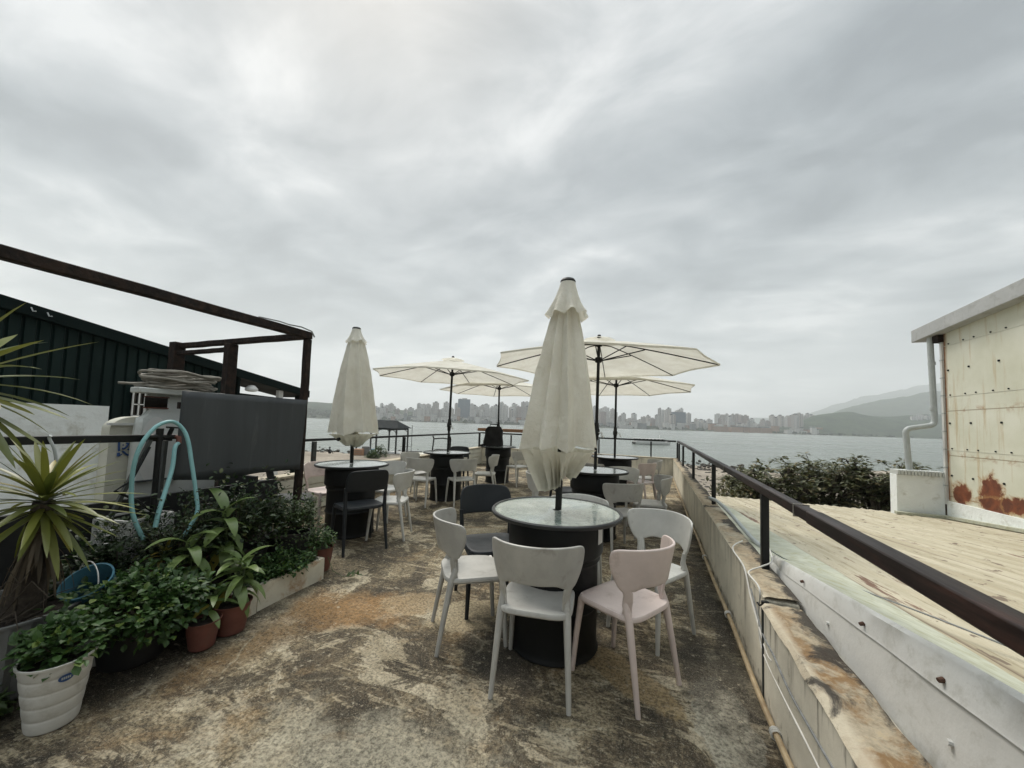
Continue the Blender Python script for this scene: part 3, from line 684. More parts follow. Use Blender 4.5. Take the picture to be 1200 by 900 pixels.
# dark sheet fence behind the plants
t = thing('sheet_fence', 'low dark grey sheet fence behind the potted plants', 'fence')
MB().box((-3.60, .6, .40), (.03, 4.2, .80)).build('sheet', M['dark_sheet'], t, bevel=.004)
for y in (-1, .6, 2.6): MB().box((-3.64, y, .40), (.05, .05, .80)).build('post', M['black_metal'], t)

# timber frame ------------------------------------------------------------------
t = thing('timber_frame', 'weathered brown frame of beams and posts over the left plants', 'frame')
def wob(a, b, wd, ht=None, n=10, amp=.006, seed=0):
    a, b = Vector(a), Vector(b); mbw = MB(); ht = ht or wd
    d = (b - a).normalized(); u = Vector((0, 0, 1)) if abs(d.z) < .9 else Vector((0, 1, 0)); sx = d.cross(u).normalized(); uu = sx.cross(d)
    vs = []
    for i in range(n + 1):
        p = a.lerp(b, i / n) + sx * amp * noise.noise(Vector((i * .8, seed, 0))) + uu * amp * noise.noise(Vector((i * .8, seed, 9)))
        for (s1, s2) in ((-1, -1), (1, -1), (1, 1), (-1, 1)): vs.append(p + sx * s1 * wd / 2 + uu * s2 * ht / 2)
    fs = [(i * 4 + j, i * 4 + (j + 1) % 4, i * 4 + 4 + (j + 1) % 4, i * 4 + 4 + j) for i in range(n) for j in range(4)] + [(3, 2, 1, 0), (n * 4, n * 4 + 1, n * 4 + 2, n * 4 + 3)]
    return mbw.add(vs, fs)
FX, FY = -3.30, 2.74
wob((FX, -1.6, 2.29), (FX, FY + .03, 2.28), .07, .075, seed=1).build('beam', M['rusty_wood'], t, bevel=.008)
wob((FX - .03, FY, 2.275), (-5.52, FY + .02, 2.27), .07, .06, seed=2).build('beam', M['rusty_wood'], t, bevel=.008)
wob((-4.42, FY - .02, 2.18), (-5.52, FY - .01, 2.17), .05, .05, seed=3).build('beam', M['rusty_wood'], t, bevel=.008)
wob((FX, FY, 0), (FX, FY, 2.24), .06, seed=4).build('post', M['rusty_wood'], t, bevel=.008)
wob((-4.46, FY - .01, -.3), (-4.46, FY - .01, 2.24), .10, seed=5).build('post', M['rusty_wood'], t, bevel=.008)
wob((-5.48, FY + .0, -.3), (-5.48, FY, 2.31), .12, seed=6).build('post', M['rusty_wood'], t, bevel=.008)
wob((FX, -1.5, 0), (FX, -1.5, 2.25), .07, seed=7).build('post', M['rusty_wood'], t, bevel=.008)
mb = MB().tube([(FX + .045, FY - .25, 2.325), (FX + .05, FY - .12, 2.335), (FX + .05, FY, 2.32), (FX + .045, FY + .04, 2.27)], .007, 6).tube([(FX - .02, FY - .5, 2.335), (FX + .045, FY - .35, 2.33), (FX + .045, FY - .25, 2.325)], .006, 6)
mb.build('wire', M['grey_cord'], t)
t = thing('screen_panel', 'large matt dark grey sheet panel fixed to the timber frame', 'panel')
mb = MB(); PXX = -3.245; rows = []
q = [(1.67, .955), (2.70, .925), (2.735, 1.615), (1.68, 1.61)]
for j in range(13):
    r = []
    for i in range(25):
        s, u = i / 24, j / 12
        y = (q[0][0] * (1 - s) + q[1][0] * s) * (1 - u) + (q[3][0] * (1 - s) + q[2][0] * s) * u
        z = (q[0][1] * (1 - s) + q[1][1] * s) * (1 - u) + (q[3][1] * (1 - s) + q[2][1] * s) * u
        if j == 0 and s < .6: z -= .03 * (1 - abs(s - .3) / .3)
        r.append((PXX + .006 * noise.noise(Vector((y * 2.2, z * 2.2, 0))) + .012 * math.exp(-((s - .52) ** 2) / .004 - (u - .55) ** 2 / .02), y, z))
    rows.append(r)
mb.grid(rows); o = mb.build('sheet', M['sheet_grey'], t); sm = o.modifiers.new('solid', 'SOLIDIFY'); sm.thickness = .012
MB().box((PXX - .035, 2.2, 1.5), (.03, 1.05, .05)).box((PXX - .035, 2.2, 1.0), (.03, 1.05, .05)).build('batten', M['rusty_wood'], t)
MB().box((-3.6, 2.35, .45), (.5, .03, .88)).build('lower_board', M['dark_sheet'], t)
# ================================================================== the view: beach, water, far shore
def quad_grid(px0, px1, d0, d1, nx, nd, zf):
    rows = []
    for j in range(nd + 1):
        d = d0 * (d1 / d0) ** (j / nd)
        rows.append([azp(px0 + (px1 - px0) * i / nx, d, 0) for i in range(nx + 1)])
        rows[-1] = [(p.x, p.y, zf(p.x, p.y, d, px0 + (px1 - px0) * i / nx)) for i, p in enumerate(rows[-1])]
    return MB().grid(rows)
S = 9000
struct('sea_water', MB().add([(-S, -S, SEA), (S, -S, SEA), (S, S, SEA), (-S, S, SEA)], [(0, 1, 2, 3)]), M['water'], smooth=False)
def beach_edge(px): return 55 + 10 * noise.noise(Vector((px * .006, 0, 5))) + (6 if px < 500 else 0)
def beach_z(x, y, d, px):
    e = beach_edge(px); k = (e - d) / 14
    return SEA + max(-.5, min(.75, k)) + .22 * noise.noise(Vector((x * .25, y * .25, 0))) + .10 * noise.noise(Vector((x * .9, y * .9, 3)))
rows = []
for j in range(70):
    yy = -40 + 112 * j / 69; rows.append([])
    for i in range(110):
        xx = -90 + 190 * i / 109
        d = xx * _f0.x + yy * _f0.y; lat = xx * _r0.x + yy * _r0.y
        px = PPX + FPX * lat / max(d, 3); px = max(-600, min(2000, px))
        rows[-1].append((xx, yy, beach_z(xx, yy, d, px)))
struct('beach', MB().grid(rows), M['sand'])

# shore rocks and scrub
def blob(mb, c, r, seed, n=(8, 6), sq=.6, amp=.35):
    rows = []
    for j in range(n[1] + 1):
        th = math.pi * j / n[1]; row = []
        for i in range(n[0] + 1):
            ph = 2 * math.pi * (i % n[0]) / n[0]
            d = Vector((math.sin(th) * math.cos(ph), math.sin(th) * math.sin(ph), math.cos(th)))
            k = r * (1 + amp * noise.noise(d * 1.7 + Vector((seed, seed * .7, 0))))
            row.append((c[0] + d.x * k, c[1] + d.y * k, c[2] + d.z * k * sq))
        rows.append(row)
    mb.grid(rows)
rk = MB(); rnd = random.Random(3)
for i in range(420):
    px = rnd.uniform(330, 900); e = beach_edge(px); d = e + rnd.gauss(-2, 4)
    p = azp(px, d, SEA + rnd.uniform(0, .25)); blob(rk, p, rnd.uniform(.10, .38), i, (6, 4))
for i in range(260):
    px = rnd.uniform(800, 905); d = rnd.uniform(22, 52)
    p = azp(px, d, SEA + .7); blob(rk, p, rnd.uniform(.08, .28), i, (6, 4))
M['rock'] = pbr('rock', (.07, .064, .054), .9, .5, 2, 8, .5)
o = rk.build('shore_rocks', M['rock']); tag(o, 'dark rocks and pebbles scattered along the waterline', 'rocks', kind='stuff')

# far shore --------------------------------------------------------------------
D0 = 1300
def lerp_prof(px, prof):
    for (a, b), (c, d) in zip(prof[:-1], prof[1:]):
        if a <= px <= c: return b + (d - b) * (px - a) / (c - a)
    return prof[0][1] if px < prof[0][0] else prof[-1][1]
def elev(px, ydrop, dist):                 # height of a point ydrop photo pixels above the horizon at a distance
    return CAMH + ydrop / FPX * dist
def land_z(x, y, d, px):
    up = max(0, (d - D0)) 
    k = 1 - math.exp(-up / 260)
    return SEA - 2 + min(4, up * .4) + k * lerp_prof(px, [(-400, 60), (300, 55), (380, 48), (470, 30), (600, 26), (800, 16), (960, 14), (1400, 20)]) + 4 * k * noise.noise(Vector((x * .006, y * .006, 0)))
struct('far_shore', quad_grid(-700, 1900, D0 - 6, 2600, 150, 22, land_z), M['shore_green'])
def hill(name, label, prof, dr, depth, mat, rough, px0, px1, foot=SEA - 2):
    rows = []; nxp = 150
    for j in range(25):
        s = j / 24; d = dr - depth + 2 * depth * s
        row = []
        for i in range(nxp + 1):
            px = px0 + (px1 - px0) * i / nxp; p = azp(px, d, 0)
            h = lerp_prof(px, prof) / FPX * dr + CAMH - foot
            sh_ = math.sin(math.pi * min(1, s * 1.0)) ** .8
            z = foot + h * sh_ * (1 + rough * noise.fractal(Vector((p.x / 260, p.y / 260, 0)), 1.0, 2.0, 4))
            row.append((p.x, p.y, z))
        rows.append(row)
    return struct(name, MB().grid(rows), mat)
hill('hill', '', [(-700, 40), (250, 26), (360, 17), (430, 15), (520, 8), (640, 3), (700, 0)], 1800, 350, M['forest'], .12, -700, 700)
hill('hill', '', [(880, 0), (930, 10), (955, 20), (1000, 26), (1050, 22), (1100, 26), (1300, 22), (1900, 30)], 1650, 330, M['forest'], .14, 870, 1900)
hill('hill', '', [(940, 10), (985, 28), (1020, 38), (1060, 45), (1095, 52), (1200, 60), (1500, 40), (1900, 20)], 2900, 700, M['forest'], .10, 900, 1900)
hill('hill', '', [(930, 16), (1000, 40), (1040, 50), (1070, 56), (1100, 63), (1160, 78), (1300, 60), (1900, 30)], 5200, 900, M['forest'], .08, 880, 1900)

rnd = random.Random(11)
tw = MB()
for i in range(1500):
    px = rnd.uniform(-100, 1300); d = D0 + abs(rnd.gauss(0, 1)) * 90 + 8
    p = azp(px, d, 0); p.z = land_z(p.x, p.y, d, px) + 1.5; blob(tw, p, rnd.uniform(3, 8), i, (6, 4), .8, .4)
for i in range(900):
    px = rnd.uniform(200, 760); d = D0 + rnd.uniform(60, 420)
    p = azp(px, d, 0); p.z = land_z(p.x, p.y, d, px) + 2; blob(tw, p, rnd.uniform(4, 10), i, (6, 4), .8, .4)
o = tw.build('shoreline_woods', M['forest']); tag(o, 'hazy belt of trees between the houses on the far shore', 'woods', kind='stuff')

def tower(px, topy, wpx, d, mat, label, group, name='apartment_tower', depth=None, rot=None):
    hor = 496 + (px - 600) * math.tan(ROLL)
    p = azp(px, d, 0); zg = land_z(p.x, p.y, d, px) - 2; ztop = CAMH + (hor - topy) / FPX * d
    wd = wpx / FPX * d; dp = depth or wd * rnd.uniform(.7, 1.2); h = max(ztop - zg, 5)
    t = thing(name, label, 'building', (p.x, p.y, zg), YAW + (rnd.uniform(-.5, .5) if rot is None else rot), group)
    mb = MB().box((0, 0, h / 2), (wd, dp, h))
    if name == 'apartment_tower':
        k = rnd.random()
        if k < .5: mb.box((wd * .18, -dp / 2 - .8, h / 2 - 1), (wd * .28, 1.8, h - 2)).box((-wd * .25, -dp / 2 - .6, h / 2 - 2), (wd * .2, 1.4, h - 4))
    mb.build('wall', mat, t, smooth=False)
    rb = MB().box((rnd.uniform(-.15, .15) * wd, 0, h + 2), (wd * .4, dp * .45, 4.4))
    if rnd.random() < .5: rb.box((-wd * .32, 0, h + 1), (wd * .2, dp * .3, 2.2))
    if name == 'low_house': rb = MB().box((0, 0, h + .4), (wd * 1.05, dp * 1.05, .9))
    rb.build('roof_core' if name == 'apartment_tower' else 'roof', M['roof_pale'] if rnd.random() < .7 else M['roof_dark'], t, smooth=False)
    return t
G1_ = 'apartment towers of the hazy skyline across the water'
L1_ = 'pale apartment tower in the hazy city skyline across the water'
tower(544, 468, 14, 1420, M['tower_d'], 'broad blue grey glass block standing out of the skyline beneath the left open umbrella', None, depth=25, rot=.1)
tower(795, 483, 15, 1420, M['tower_d'], 'broad blue glass block right of the tallest pale towers', None, depth=25, rot=-.05)
prof = [(432, 473), (440, 469), (475, 474), (500, 470), (530, 470), (560, 473), (578, 469), (612, 468), (640, 474), (690, 474), (705, 473), (725, 482), (760, 484), (771, 475), (786, 476), (800, 478), (815, 487), (835, 488), (842, 481), (862, 483), (880, 487), (905, 485), (925, 483), (940, 481), (955, 483)]
px = 430.
while px < 956:
    wpx = rnd.uniform(3.2, 6.2); top = lerp_prof(px, prof) + abs(rnd.gauss(0, 4.5)) + 1.5
    tower(px + wpx / 2, top, wpx, rnd.uniform(1400, 1750), M[rnd.choice(['tower_a', 'tower_a', 'tower_b', 'tower_b', 'tower_b'] if px < 860 else ['tower_a', 'tower_c', 'tower_a', 'tower_b'])], L1_, G1_)
    px += wpx * rnd.uniform(.7, 1.35)
for i in range(80):
    px = rnd.uniform(436, 950); wpx = rnd.uniform(3.0, 6.0); top = lerp_prof(px, prof) + rnd.uniform(6, 13)
    tower(px, top, wpx, rnd.uniform(1360, 1480), M[rnd.choice(['tower_a', 'tower_b', 'tower_b', 'tower_c', 'house_w'])], L1_, G1_)
G2_ = 'low houses along the far shore'
L2_ = 'small low house among the trees on the far shore'
for i in range(150):
    px = rnd.uniform(425, 965); d = D0 + 15 + abs(rnd.gauss(0, 60)); hor = 496 + (px - 600) * math.tan(ROLL)
    top = hor - rnd.uniform(2.0, 7.5)
    tower(px, top, rnd.uniform(3, 9), d, M[rnd.choice(['house_w', 'house_w', 'house_w', 'house_g', 'house_o', 'tower_b'])], L2_, G2_, 'low_house')
for px, a in ((845, 13), (862, 12), (880, 15), (898, 11)):
    tower(px, 496 + (px - 600) * .0332 - 4.2, a, D0 + 10, M['house_o'], 'long low orange brown waterfront hall on the far shore', 'orange waterfront halls', 'low_house')
for px, top in ((1072, 488), (1079, 486), (1086, 487), (1091, 490)):
    tower(px, top, 5, 1480, M['tower_b'], 'pale block of the small cluster on the wooded far hill at right', 'pale blocks on the wooded hill')

# ferry -------------------------------------------------------------------------
p = azp(765, 121, SEA - .1)
t = thing('ferry_boat', 'small white passenger ferry with a dark roof crossing the water', 'boat', p, YAW + R_(4))
rows = []
for i in range(13):
    s = i / 12; x = -6.2 + 12.4 * s; hw = 1.7 * (1 - max(0, (s - .72) / .28) ** 2.0) * (1 if s > .04 else .9); sh_ = .85 + .55 * max(0, s - .7) / .3
    rows.append([(x, -hw * .2, -.4), (x, -hw * .8, -.1), (x, -hw, .35), (x, -hw, sh_), (x, hw, sh_), (x, hw, .35), (x, hw * .8, -.1), (x, hw * .2, -.4)])
MB().grid(rows).build('hull', M['white_metal'], t)
MB().box((-1, 0, 1.1), (9.6, 2.9, .8)).build('cabin_side', M['white_metal'], t)
MB().box((-1, 0, 1.66), (9.2, 2.6, .5)).build('cabin_window', M['dark_glass'], t)
MB().box((-1.2, 0, 2.0), (10, 3.1, .16)).build('cabin_roof', M['white_metal'], t)
for k in range(8): MB().box((-5.3 + k * 1.25, -1.36, 1.66), (.62, .12, .7)).build('window_post', M['white_metal'], t)
MB().tube([(2.5, 0, 2), (2.5, 0, 3.2)], .06, 6).build('mast', M['white_metal'], t)

# pavilion on the beach -----------------------------------------------------------
p = azp(451, 53, -3.05)
t = thing('beach_pavilion', 'open beach pavilion with a dark grey pitched roof', 'pavilion', p, YAW + R_(-8))
W2, D2 = 2.9, 1.9
MB().add([(-W2 - .4, -D2 - .4, 3.25), (W2 + .4, -D2 - .4, 3.25), (W2 + .4, D2 + .4, 3.25), (-W2 - .4, D2 + .4, 3.25), (-W2 + .9, 0, 4.35), (W2 - .9, 0, 4.35)], [(0, 1, 5, 4), (1, 2, 5), (2, 3, 4, 5), (3, 0, 4), (3, 2, 1, 0)]).build('roof', M['roof_dark'], t, smooth=False)
MB().box((0, -D2, 3.12), (2 * W2, .14, .2)).box((0, D2, 3.12), (2 * W2, .14, .2)).box((-W2, 0, 3.12), (.14, 2 * D2, .2)).box((W2, 0, 3.12), (.14, 2 * D2, .2)).build('ring_beam', M['roof_dark'], t)
for x in (-W2, 0, W2):
    for y in (-D2, D2):
        MB().box((x, y, 1.3), (.18, .18, 3.6)).build('post', M['house_g'] if False else M['steel_post'], t)
        mb = MB()
        for sg in (-1, 1):
            if abs(x + sg * .6) <= W2: mb.tube([(x + sg * (.75 - .75 * math.cos(a)), y, 2.3 + .75 * math.sin(a)) for a in [i * math.pi / 16 for i in range(9)]], .06, 5)
        mb.build('brace', M['steel_post'], t)
MB().box((0, 0, -.4), (2 * W2 + .6, 2 * D2 + .6, .35)).build('deck', M['off_white'], t)
for i, (px, pyb, wd, h, mt, lab) in enumerate([(424, 538, 1.0, .9, 'house_o', 'stack of brown boxes left of the beach pavilion'), (432, 538, .9, 1.2, 'grey_cord', 'grey crate stack beside the beach pavilion'), (441, 539, .7, .8, 'blue_plastic', 'small blue covered crate by the beach pavilion')]):
    p = azp(px, 47 + i, -3.35); t = thing('crate', lab, 'crate', p, YAW + .2 * i)
    MB().box((0, 0, h / 2), (wd, .8, h)).build('box', M[mt], t, bevel=.02)
    mb = MB()
    for k in range(3): mb.box((0, -.41, h * (k + .5) / 3), (wd * .96, .03, .05))
    mb.build('slat', M['rope'], t)
p = azp(415, 46, -3.5); t = thing('white_post', 'plain white post standing on the beach beside the pavilion', 'post', p)
MB().box((0, 0, .95), (.26, .2, 1.9)).build('shaft', M['white_metal'], t, bevel=.02); MB().box((0, 0, 1.93), (.32, .26, .06)).build('cap', M['white_metal'], t)
# small sail boat drawn up at the edge
p = azp(483, 58, -3.95); t = thing('sail_boat', 'little dark hulled sailing boat with a bare mast by the beach', 'boat', p, YAW + .1)
rows = []
for i in range(9):
    s = i / 8; x = -1.9 + 3.8 * s; hw = .65 * math.sin(math.pi * min(.96, s * .8 + .18)) ** .7
    rows.append([(x, 0, -.15), (x, -hw * .8, .1), (x, -hw, .5), (x, hw, .5), (x, hw * .8, .1), (x, 0, -.15)])
MB().grid(rows).build('hull', M['dark_sheet'], t); MB().tube([(.2, 0, .4), (.2, 0, 4.6)], .045, 6).build('mast', M['steel_post'], t); MB().tube([(.2, 0, 1.2), (-1.5, 0, 1.15)], .035, 6).build('boom', M['steel_post'], t)
p = azp(503, 52, -3.6); t = thing('rowing_boat', 'pale upturned boat lying on the sand behind the chairs', 'boat', p, YAW - .05)
rows = []
for i in range(11):
    s = i / 10; x = -2.4 + 4.8 * s; hw = .75 * math.sin(math.pi * (.06 + .88 * s)) ** .6
    rows.append([(x, -hw, 0), (x, -hw * .9, .25), (x, -hw * .4, .5), (x, hw * .4, .5), (x, hw * .9, .25), (x, hw, 0)])
MB().grid(rows).build('hull', M['cream_paint'], t); MB().bar((-2.2, 0, .5), (2.2, 0, .5), .08, .08).build('keel', M['cream_paint'], t)

# person sitting on the beach, seen from behind
p = azp(389.5, 47, 0); p.z = SEA + .78
per = thing('person', 'person in dark clothes sitting on the sand by the water', 'person', p, YAW)
J = [((0, 0, .12), (.15, .12)), ((0, -.03, .30), (.14, .11)), ((0, .02, .50), (.17, .11)), ((0, .05, .60), .055), ((0, .06, .68), .06), ((0, .08, .78), .085), ((0, .08, .86), .06),
     ((.18, .03, .53), .055), ((.27, .12, .33), .045), ((.16, .34, .36), .035), ((.08, .42, .37), .035),
     ((-.18, .03, .53), .055), ((-.27, .12, .33), .045), ((-.16, .34, .36), .035), ((-.08, .42, .37), .035),
     ((.10, .08, .12), .085), ((.16, .42, .40), .065), ((.14, .62, .06), .045), ((.14, .76, .03), .04),
     ((-.10, .08, .12), .085), ((-.16, .42, .40), .065), ((-.14, .62, .06), .045), ((-.14, .76, .03), .04)]
Eg = [(0, 1), (1, 2), (2, 3), (3, 4), (4, 5), (5, 6), (2, 7), (7, 8), (8, 9), (9, 10), (2, 11), (11, 12), (12, 13), (13, 14), (0, 15), (15, 16), (16, 17), (17, 18), (0, 19), (19, 20), (20, 21), (21, 22)]
def skin_body_safe(name, joints, edges, mat, parent):
    me = bpy.data.meshes.new(name); me.from_pydata([j[0] for j in joints], edges, []); me.materials.append(mat)
    o = bpy.data.objects.new(name, me); COL.objects.link(o); o.parent = parent
    o.modifiers.new('skin', 'SKIN')
    if not me.skin_vertices:
        import bmesh
        bm = bmesh.new(); bm.from_mesh(me); bm.verts.layers.skin.verify(); bm.to_mesh(me); bm.free()
    for i, j in enumerate(joints):
        r = j[1]; me.skin_vertices[0].data[i].radius = (r, r) if isinstance(r, float) else r
    me.skin_vertices[0].data[0].use_root = True
    s = o.modifiers.new('sub', 'SUBSURF'); s.levels = 1; s.render_levels = 2
    return o
M['skin'] = pbr('skin', (.30, .19, .14), .6, .1, 5, bstr=0)
skin_body_safe('body', J, Eg, M['black_cloth'], per)
hp = MB(); blob(hp, (0, .07, .83), .105, 4, (12, 8), 1.05, .1); hp.build('hair', M['black_cloth'], per)

# trees -------------------------------------------------------------------------
def leaf(mb, p, d, up, L, W, fold=.25, droop=.2):
    d = d.normalized(); s = d.cross(up)
    if s.length < 1e-3: s = d.orthogonal()
    s.normalize(); n = s.cross(d)
    q1 = p + d * L * .32 - n * droop * L * .05; q2 = p + d * L * .68 - n * droop * L * .25; tip = p + d * L - n * droop * L * .6
    mb.add([p, q1 + s * W * .44 + n * fold * W, q1, q1 - s * W * .44 + n * fold * W, q2 + s * W * .40 + n * fold * W * .8, q2, q2 - s * W * .40 + n * fold * W * .8, tip],
           [(0, 1, 2), (0, 2, 3), (1, 4, 5, 2), (2, 5, 6, 3), (4, 7, 5), (5, 7, 6)])
def rv(r): 
    while True:
        v = Vector((r.uniform(-1, 1), r.uniform(-1, 1), r.uniform(-1, 1)))
        if .01 < v.length < 1: return v.normalized()
def tree(base, crown, rad, n_lim, n_tips, leaves, LL, label, seed, mat='leaf_tree', group=None, flat=.75):
    r = random.Random(seed); base = Vector(base); crown = Vector(crown)
    t = thing('almond_tree', label, 'tree', base, 0, group)
    tr = MB(); lf = MB(); br = MB()
    fork = (crown - base) * .42; pts = [Vector((0, 0, 0)), fork * .5 + rv(r) * .12, fork]
    tr.tube(pts, [.16, .12, .10], 9); tr.build('trunk', M['bark'], t)
    for i in range(n_lim):
        a = 2 * math.pi * (i + r.random() * .6) / n_lim
        rr = r.uniform(.35, .9)
        e = (crown - base) + Vector((math.cos(a) * rad[0] * rr, math.sin(a) * rad[1] * rr, rad[2] * r.uniform(-.75, .62)))
        mid = fork.lerp(e, .5) + Vector((0, 0, .25)) + rv(r) * .2
        br.tube([fork - Vector((0, 0, .15)), mid, e], [.07, .045, .022], 6)
        for k in range(n_tips):
            s = mid.lerp(e, r.uniform(.2, 1.0)); d = rv(r); d.z = d.z * .55 + .25
            q = s + d * r.uniform(.35, 1.1) * max(rad) * .33
            br.tube([s, s.lerp(q, .5) + rv(r) * .06, q], [.018, .012, .007], 4, False)
            for c_ in range(r.randint(1, 2)):
                qq = q + rv(r) * (.05 + .22 * c_)
                for m_ in range(leaves):
                    a2 = r.uniform(0, 6.283); dd = Vector((math.cos(a2), math.sin(a2), r.uniform(-.25, .75)))
                    leaf(lf, qq + dd * .03, dd, Vector((0, 0, 1)), LL * r.uniform(.6, 1.15), LL * r.uniform(.34, .5), .15, r.uniform(.1, .6))
    br.build('limbs', M['bark'], t); lf.build('crown', M[mat], t, smooth=False)
    return t
def crown_at(px, py, d): return far(px, py, d)
for i, (px, py, d, rad, nl, ntp, lab, mt) in enumerate([
    (900, 572, 13.5, (1.5, 1.35, 1.45), 20, 14, 'broad leafy almond tree left of centre behind the cream roof', 'leaf_tree'),
    (962, 568, 14.5, (1.75, 1.5, 1.5), 24, 15, 'widest dark almond tree in the middle behind the cream roof', 'leaf_tree'),
    (1026, 570, 13.8, (1.5, 1.3, 1.5), 22, 15, 'almond tree with the highest twigs, left of the white wall', 'leaf_tree'),
    (1098, 566, 14.5, (1.4, 1.3, 1.05), 17, 13, 'almond tree peeping out behind the white wall and drain pipe', 'leaf_tree'),
    (866, 562, 15.5, (.95, .8, .95), 13, 10, 'small thin almond tree at the left end of the row', 'leaf_tree')]):
    c = crown_at(px, py, d); tree((c.x, c.y, -3.4), c, rad, nl, ntp, 7, .25, lab, 20 + i, mt)
# scrub on the beach below the right railing, and beyond the left parapet
def scrub(name, label, c, rad, n, LL, mat, seed, cat='shrub', flo=0):
    r = random.Random(seed); t = thing(name, label, cat, c); lf = MB(); st = MB()
    for i in range(max(8, n // 40)):
        a = rv(r); a.z = abs(a.z) * .8 + .2; e = Vector((a.x * rad[0], a.y * rad[1], a.z * rad[2])) * r.uniform(.5, 1)
        st.tube([Vector((r.uniform(-.1, .1) * rad[0], r.uniform(-.1, .1) * rad[1], 0)), e * .5 + rv(r) * .04, e], [.02 * rad[2], .013 * rad[2], .006 * rad[2]], 4, False)
    for i in range(n):
        a = rv(r); a.z = abs(a.z); k = r.uniform(.45, 1.05) ** .6 * (1 + .35 * noise.noise(a * 2.2 + Vector((seed, 0, 0))))
        p = Vector((a.x * rad[0], a.y * rad[1], a.z * rad[2])) * k
        d = (a + rv(r) * .8); d.z += r.uniform(-.3, .5)
        leaf(lf, p, d, Vector((0, 0, 1)), LL * r.uniform(.6, 1.2), LL * r.uniform(.4, .65), .2, r.uniform(0, .6))
    st.build('stems', M['bark'], t); lf.build('foliage', M[mat], t, smooth=False); return t
for i, (px, d, z, rad, lab) in enumerate([(843, 11.8, -2.9, (1.2, 1.2, 2.6), 'straggly brownish bush just beyond the second railing post'), (866, 13.5, -3.2, (1.3, 1.2, 2.5), 'olive bush under the small thin almond tree'), (890, 15.5, -3.3, (1.4, 1.2, 2.4), 'olive bush at the foot of the almond trees'), (826, 15, -3.3, (1.2, 1.2, 1.9), 'low dry bush seen between the far railing posts')]):
    p = azp(px, d, z); scrub('wild_bush', lab, p, rad, 1900, .15, 'leaf_scrub', 50 + i)
for i, (px, d, z, rad, lab) in enumerate([(362, 9.5, -1.2, (.7, .6, 1.35), 'green bush behind the pink chair beyond the left parapet'), (448, 46, -3.5, (1.2, .8, 1.5), 'rounded green bush in front of the beach pavilion'), (440, 44, -3.5, (.9, .7, 1.0), 'small green bush beside the white beach post'), (372, 30, -3.3, (1.5, 1, .9), 'low weeds at the left end of the beach')]):
    p = azp(px, d, z); scrub('wild_bush', lab, p, rad, 800, .12 if d < 20 else .22, 'leaf_shrub', 70 + i)
# ================================================================== furniture
def facing(dx, dy): return math.atan2(dy, dx) - math.pi / 2
def superell(a, hx, hy, e=.38):
    c, s = math.cos(a), math.sin(a)
    return (hx * math.copysign(abs(c) ** e, c), hy * math.copysign(abs(s) ** e, s))
def make_seat(hx, hy, z, dish=.016, yo=0.):
    mb = MB(); rows = []; n = 40
    for k, (f, dz) in enumerate([(.001, -dish), (.3, -dish * .9), (.55, -dish * .6), (.78, -dish * .2), (.92, 0), (.975, -.002), (1.0, -.010), (1.0, -.026), (.96, -.034), (.6, -.030), (.001, -.030)]):
        r = []
        for j in range(n + 1):
            x, y = superell(2 * math.pi * (j % n) / n, hx * f, hy * f, .42)
            fr = max(0, y / hy) ** 3 * .014
            r.append((x, y + yo, z + dz - fr))
        rows.append(r)
    return mb.grid(rows)
def make_chair(mat, name='plastic_chair'):
    t = thing(name, '', 'chair')
    make_seat(.208, .205, .455, yo=.015).build('seat', mat, t)
    zs = [.43, .48, .53, .575, .603, .612, .65, .70, .745, .775, .795, .803]
    ws = [.188, .190, .193, .200, .211, .219, .243, .256, .262, .263, .257, .238]
    us = [-1, -.93, -.86, -.8, -.74, -.6, -.4, -.2, 0, .2, .4, .6, .74, .8, .86, .93, 1]
    v = []; f = []
    for j, (z, wd) in enumerate(zip(zs, ws)):
        for u in us:
            x = u * wd; zz = z
            if j in (4, 5): zz = z - (.035 * max(0, (abs(u) - .6) / .2) if abs(u) < .8 else .02)
            zz += .012 * (1 - u * u) if j > 8 else 0
            y = -.185 - .075 * (zz - .43) / .37 + .145 * (abs(x) / .24) ** 2.3
            v.append((x, y, zz))
    n = len(us)
    for j in range(len(zs) - 1):
        for i in range(n - 1):
            if j < 4 and 3 <= i <= n - 5 + 0 and not (i < 3 or i >= n - 4): continue
            f.append((j * n + i, j * n + i + 1, (j + 1) * n + i + 1, (j + 1) * n + i))
    used = sorted({i for q in f for i in q}); mp = {k: i for i, k in enumerate(used)}
    o = mesh_obj('backrest', [v[k] for k in used], [tuple(mp[i] for i in q) for q in f], mat, t)
    sm = o.modifiers.new('solid', 'SOLIDIFY'); sm.thickness = .015; sm.offset = 0
    ss = o.modifiers.new('sub', 'SUBSURF'); ss.levels = ss.render_levels = 1
    for s in (-1, 1):
        MB().tube([(s * .180, -.118, .57), (s * .176, -.120, .50), (s * .181, -.146, .43), (s * .193, -.185, .22), (s * .205, -.222, .0)], [.008, .019, .0215, .017, .013], 10).build('leg', mat, t)
        MB().tube([(s * .165, .175, .445), (s * .172, .185, .42), (s * .188, .205, .22), (s * .198, .222, .0)], [.018, .0205, .017, .013], 10).build('leg', mat, t)
    ap = MB()
    for s in (-1, 1): ap.tube([(s * .178, -.14, .425), (s * .185, .02, .424), (s * .172, .185, .415)], .0135, 8)
    ap.tube([(-.172, .187, .415), (0, .205, .418), (.172, .187, .415)], .0125, 8); ap.tube([(-.175, -.145, .428), (0, -.165, .43), (.175, -.145, .428)], .0125, 8)
    ap.build('seat_frame', mat, t)
    return t
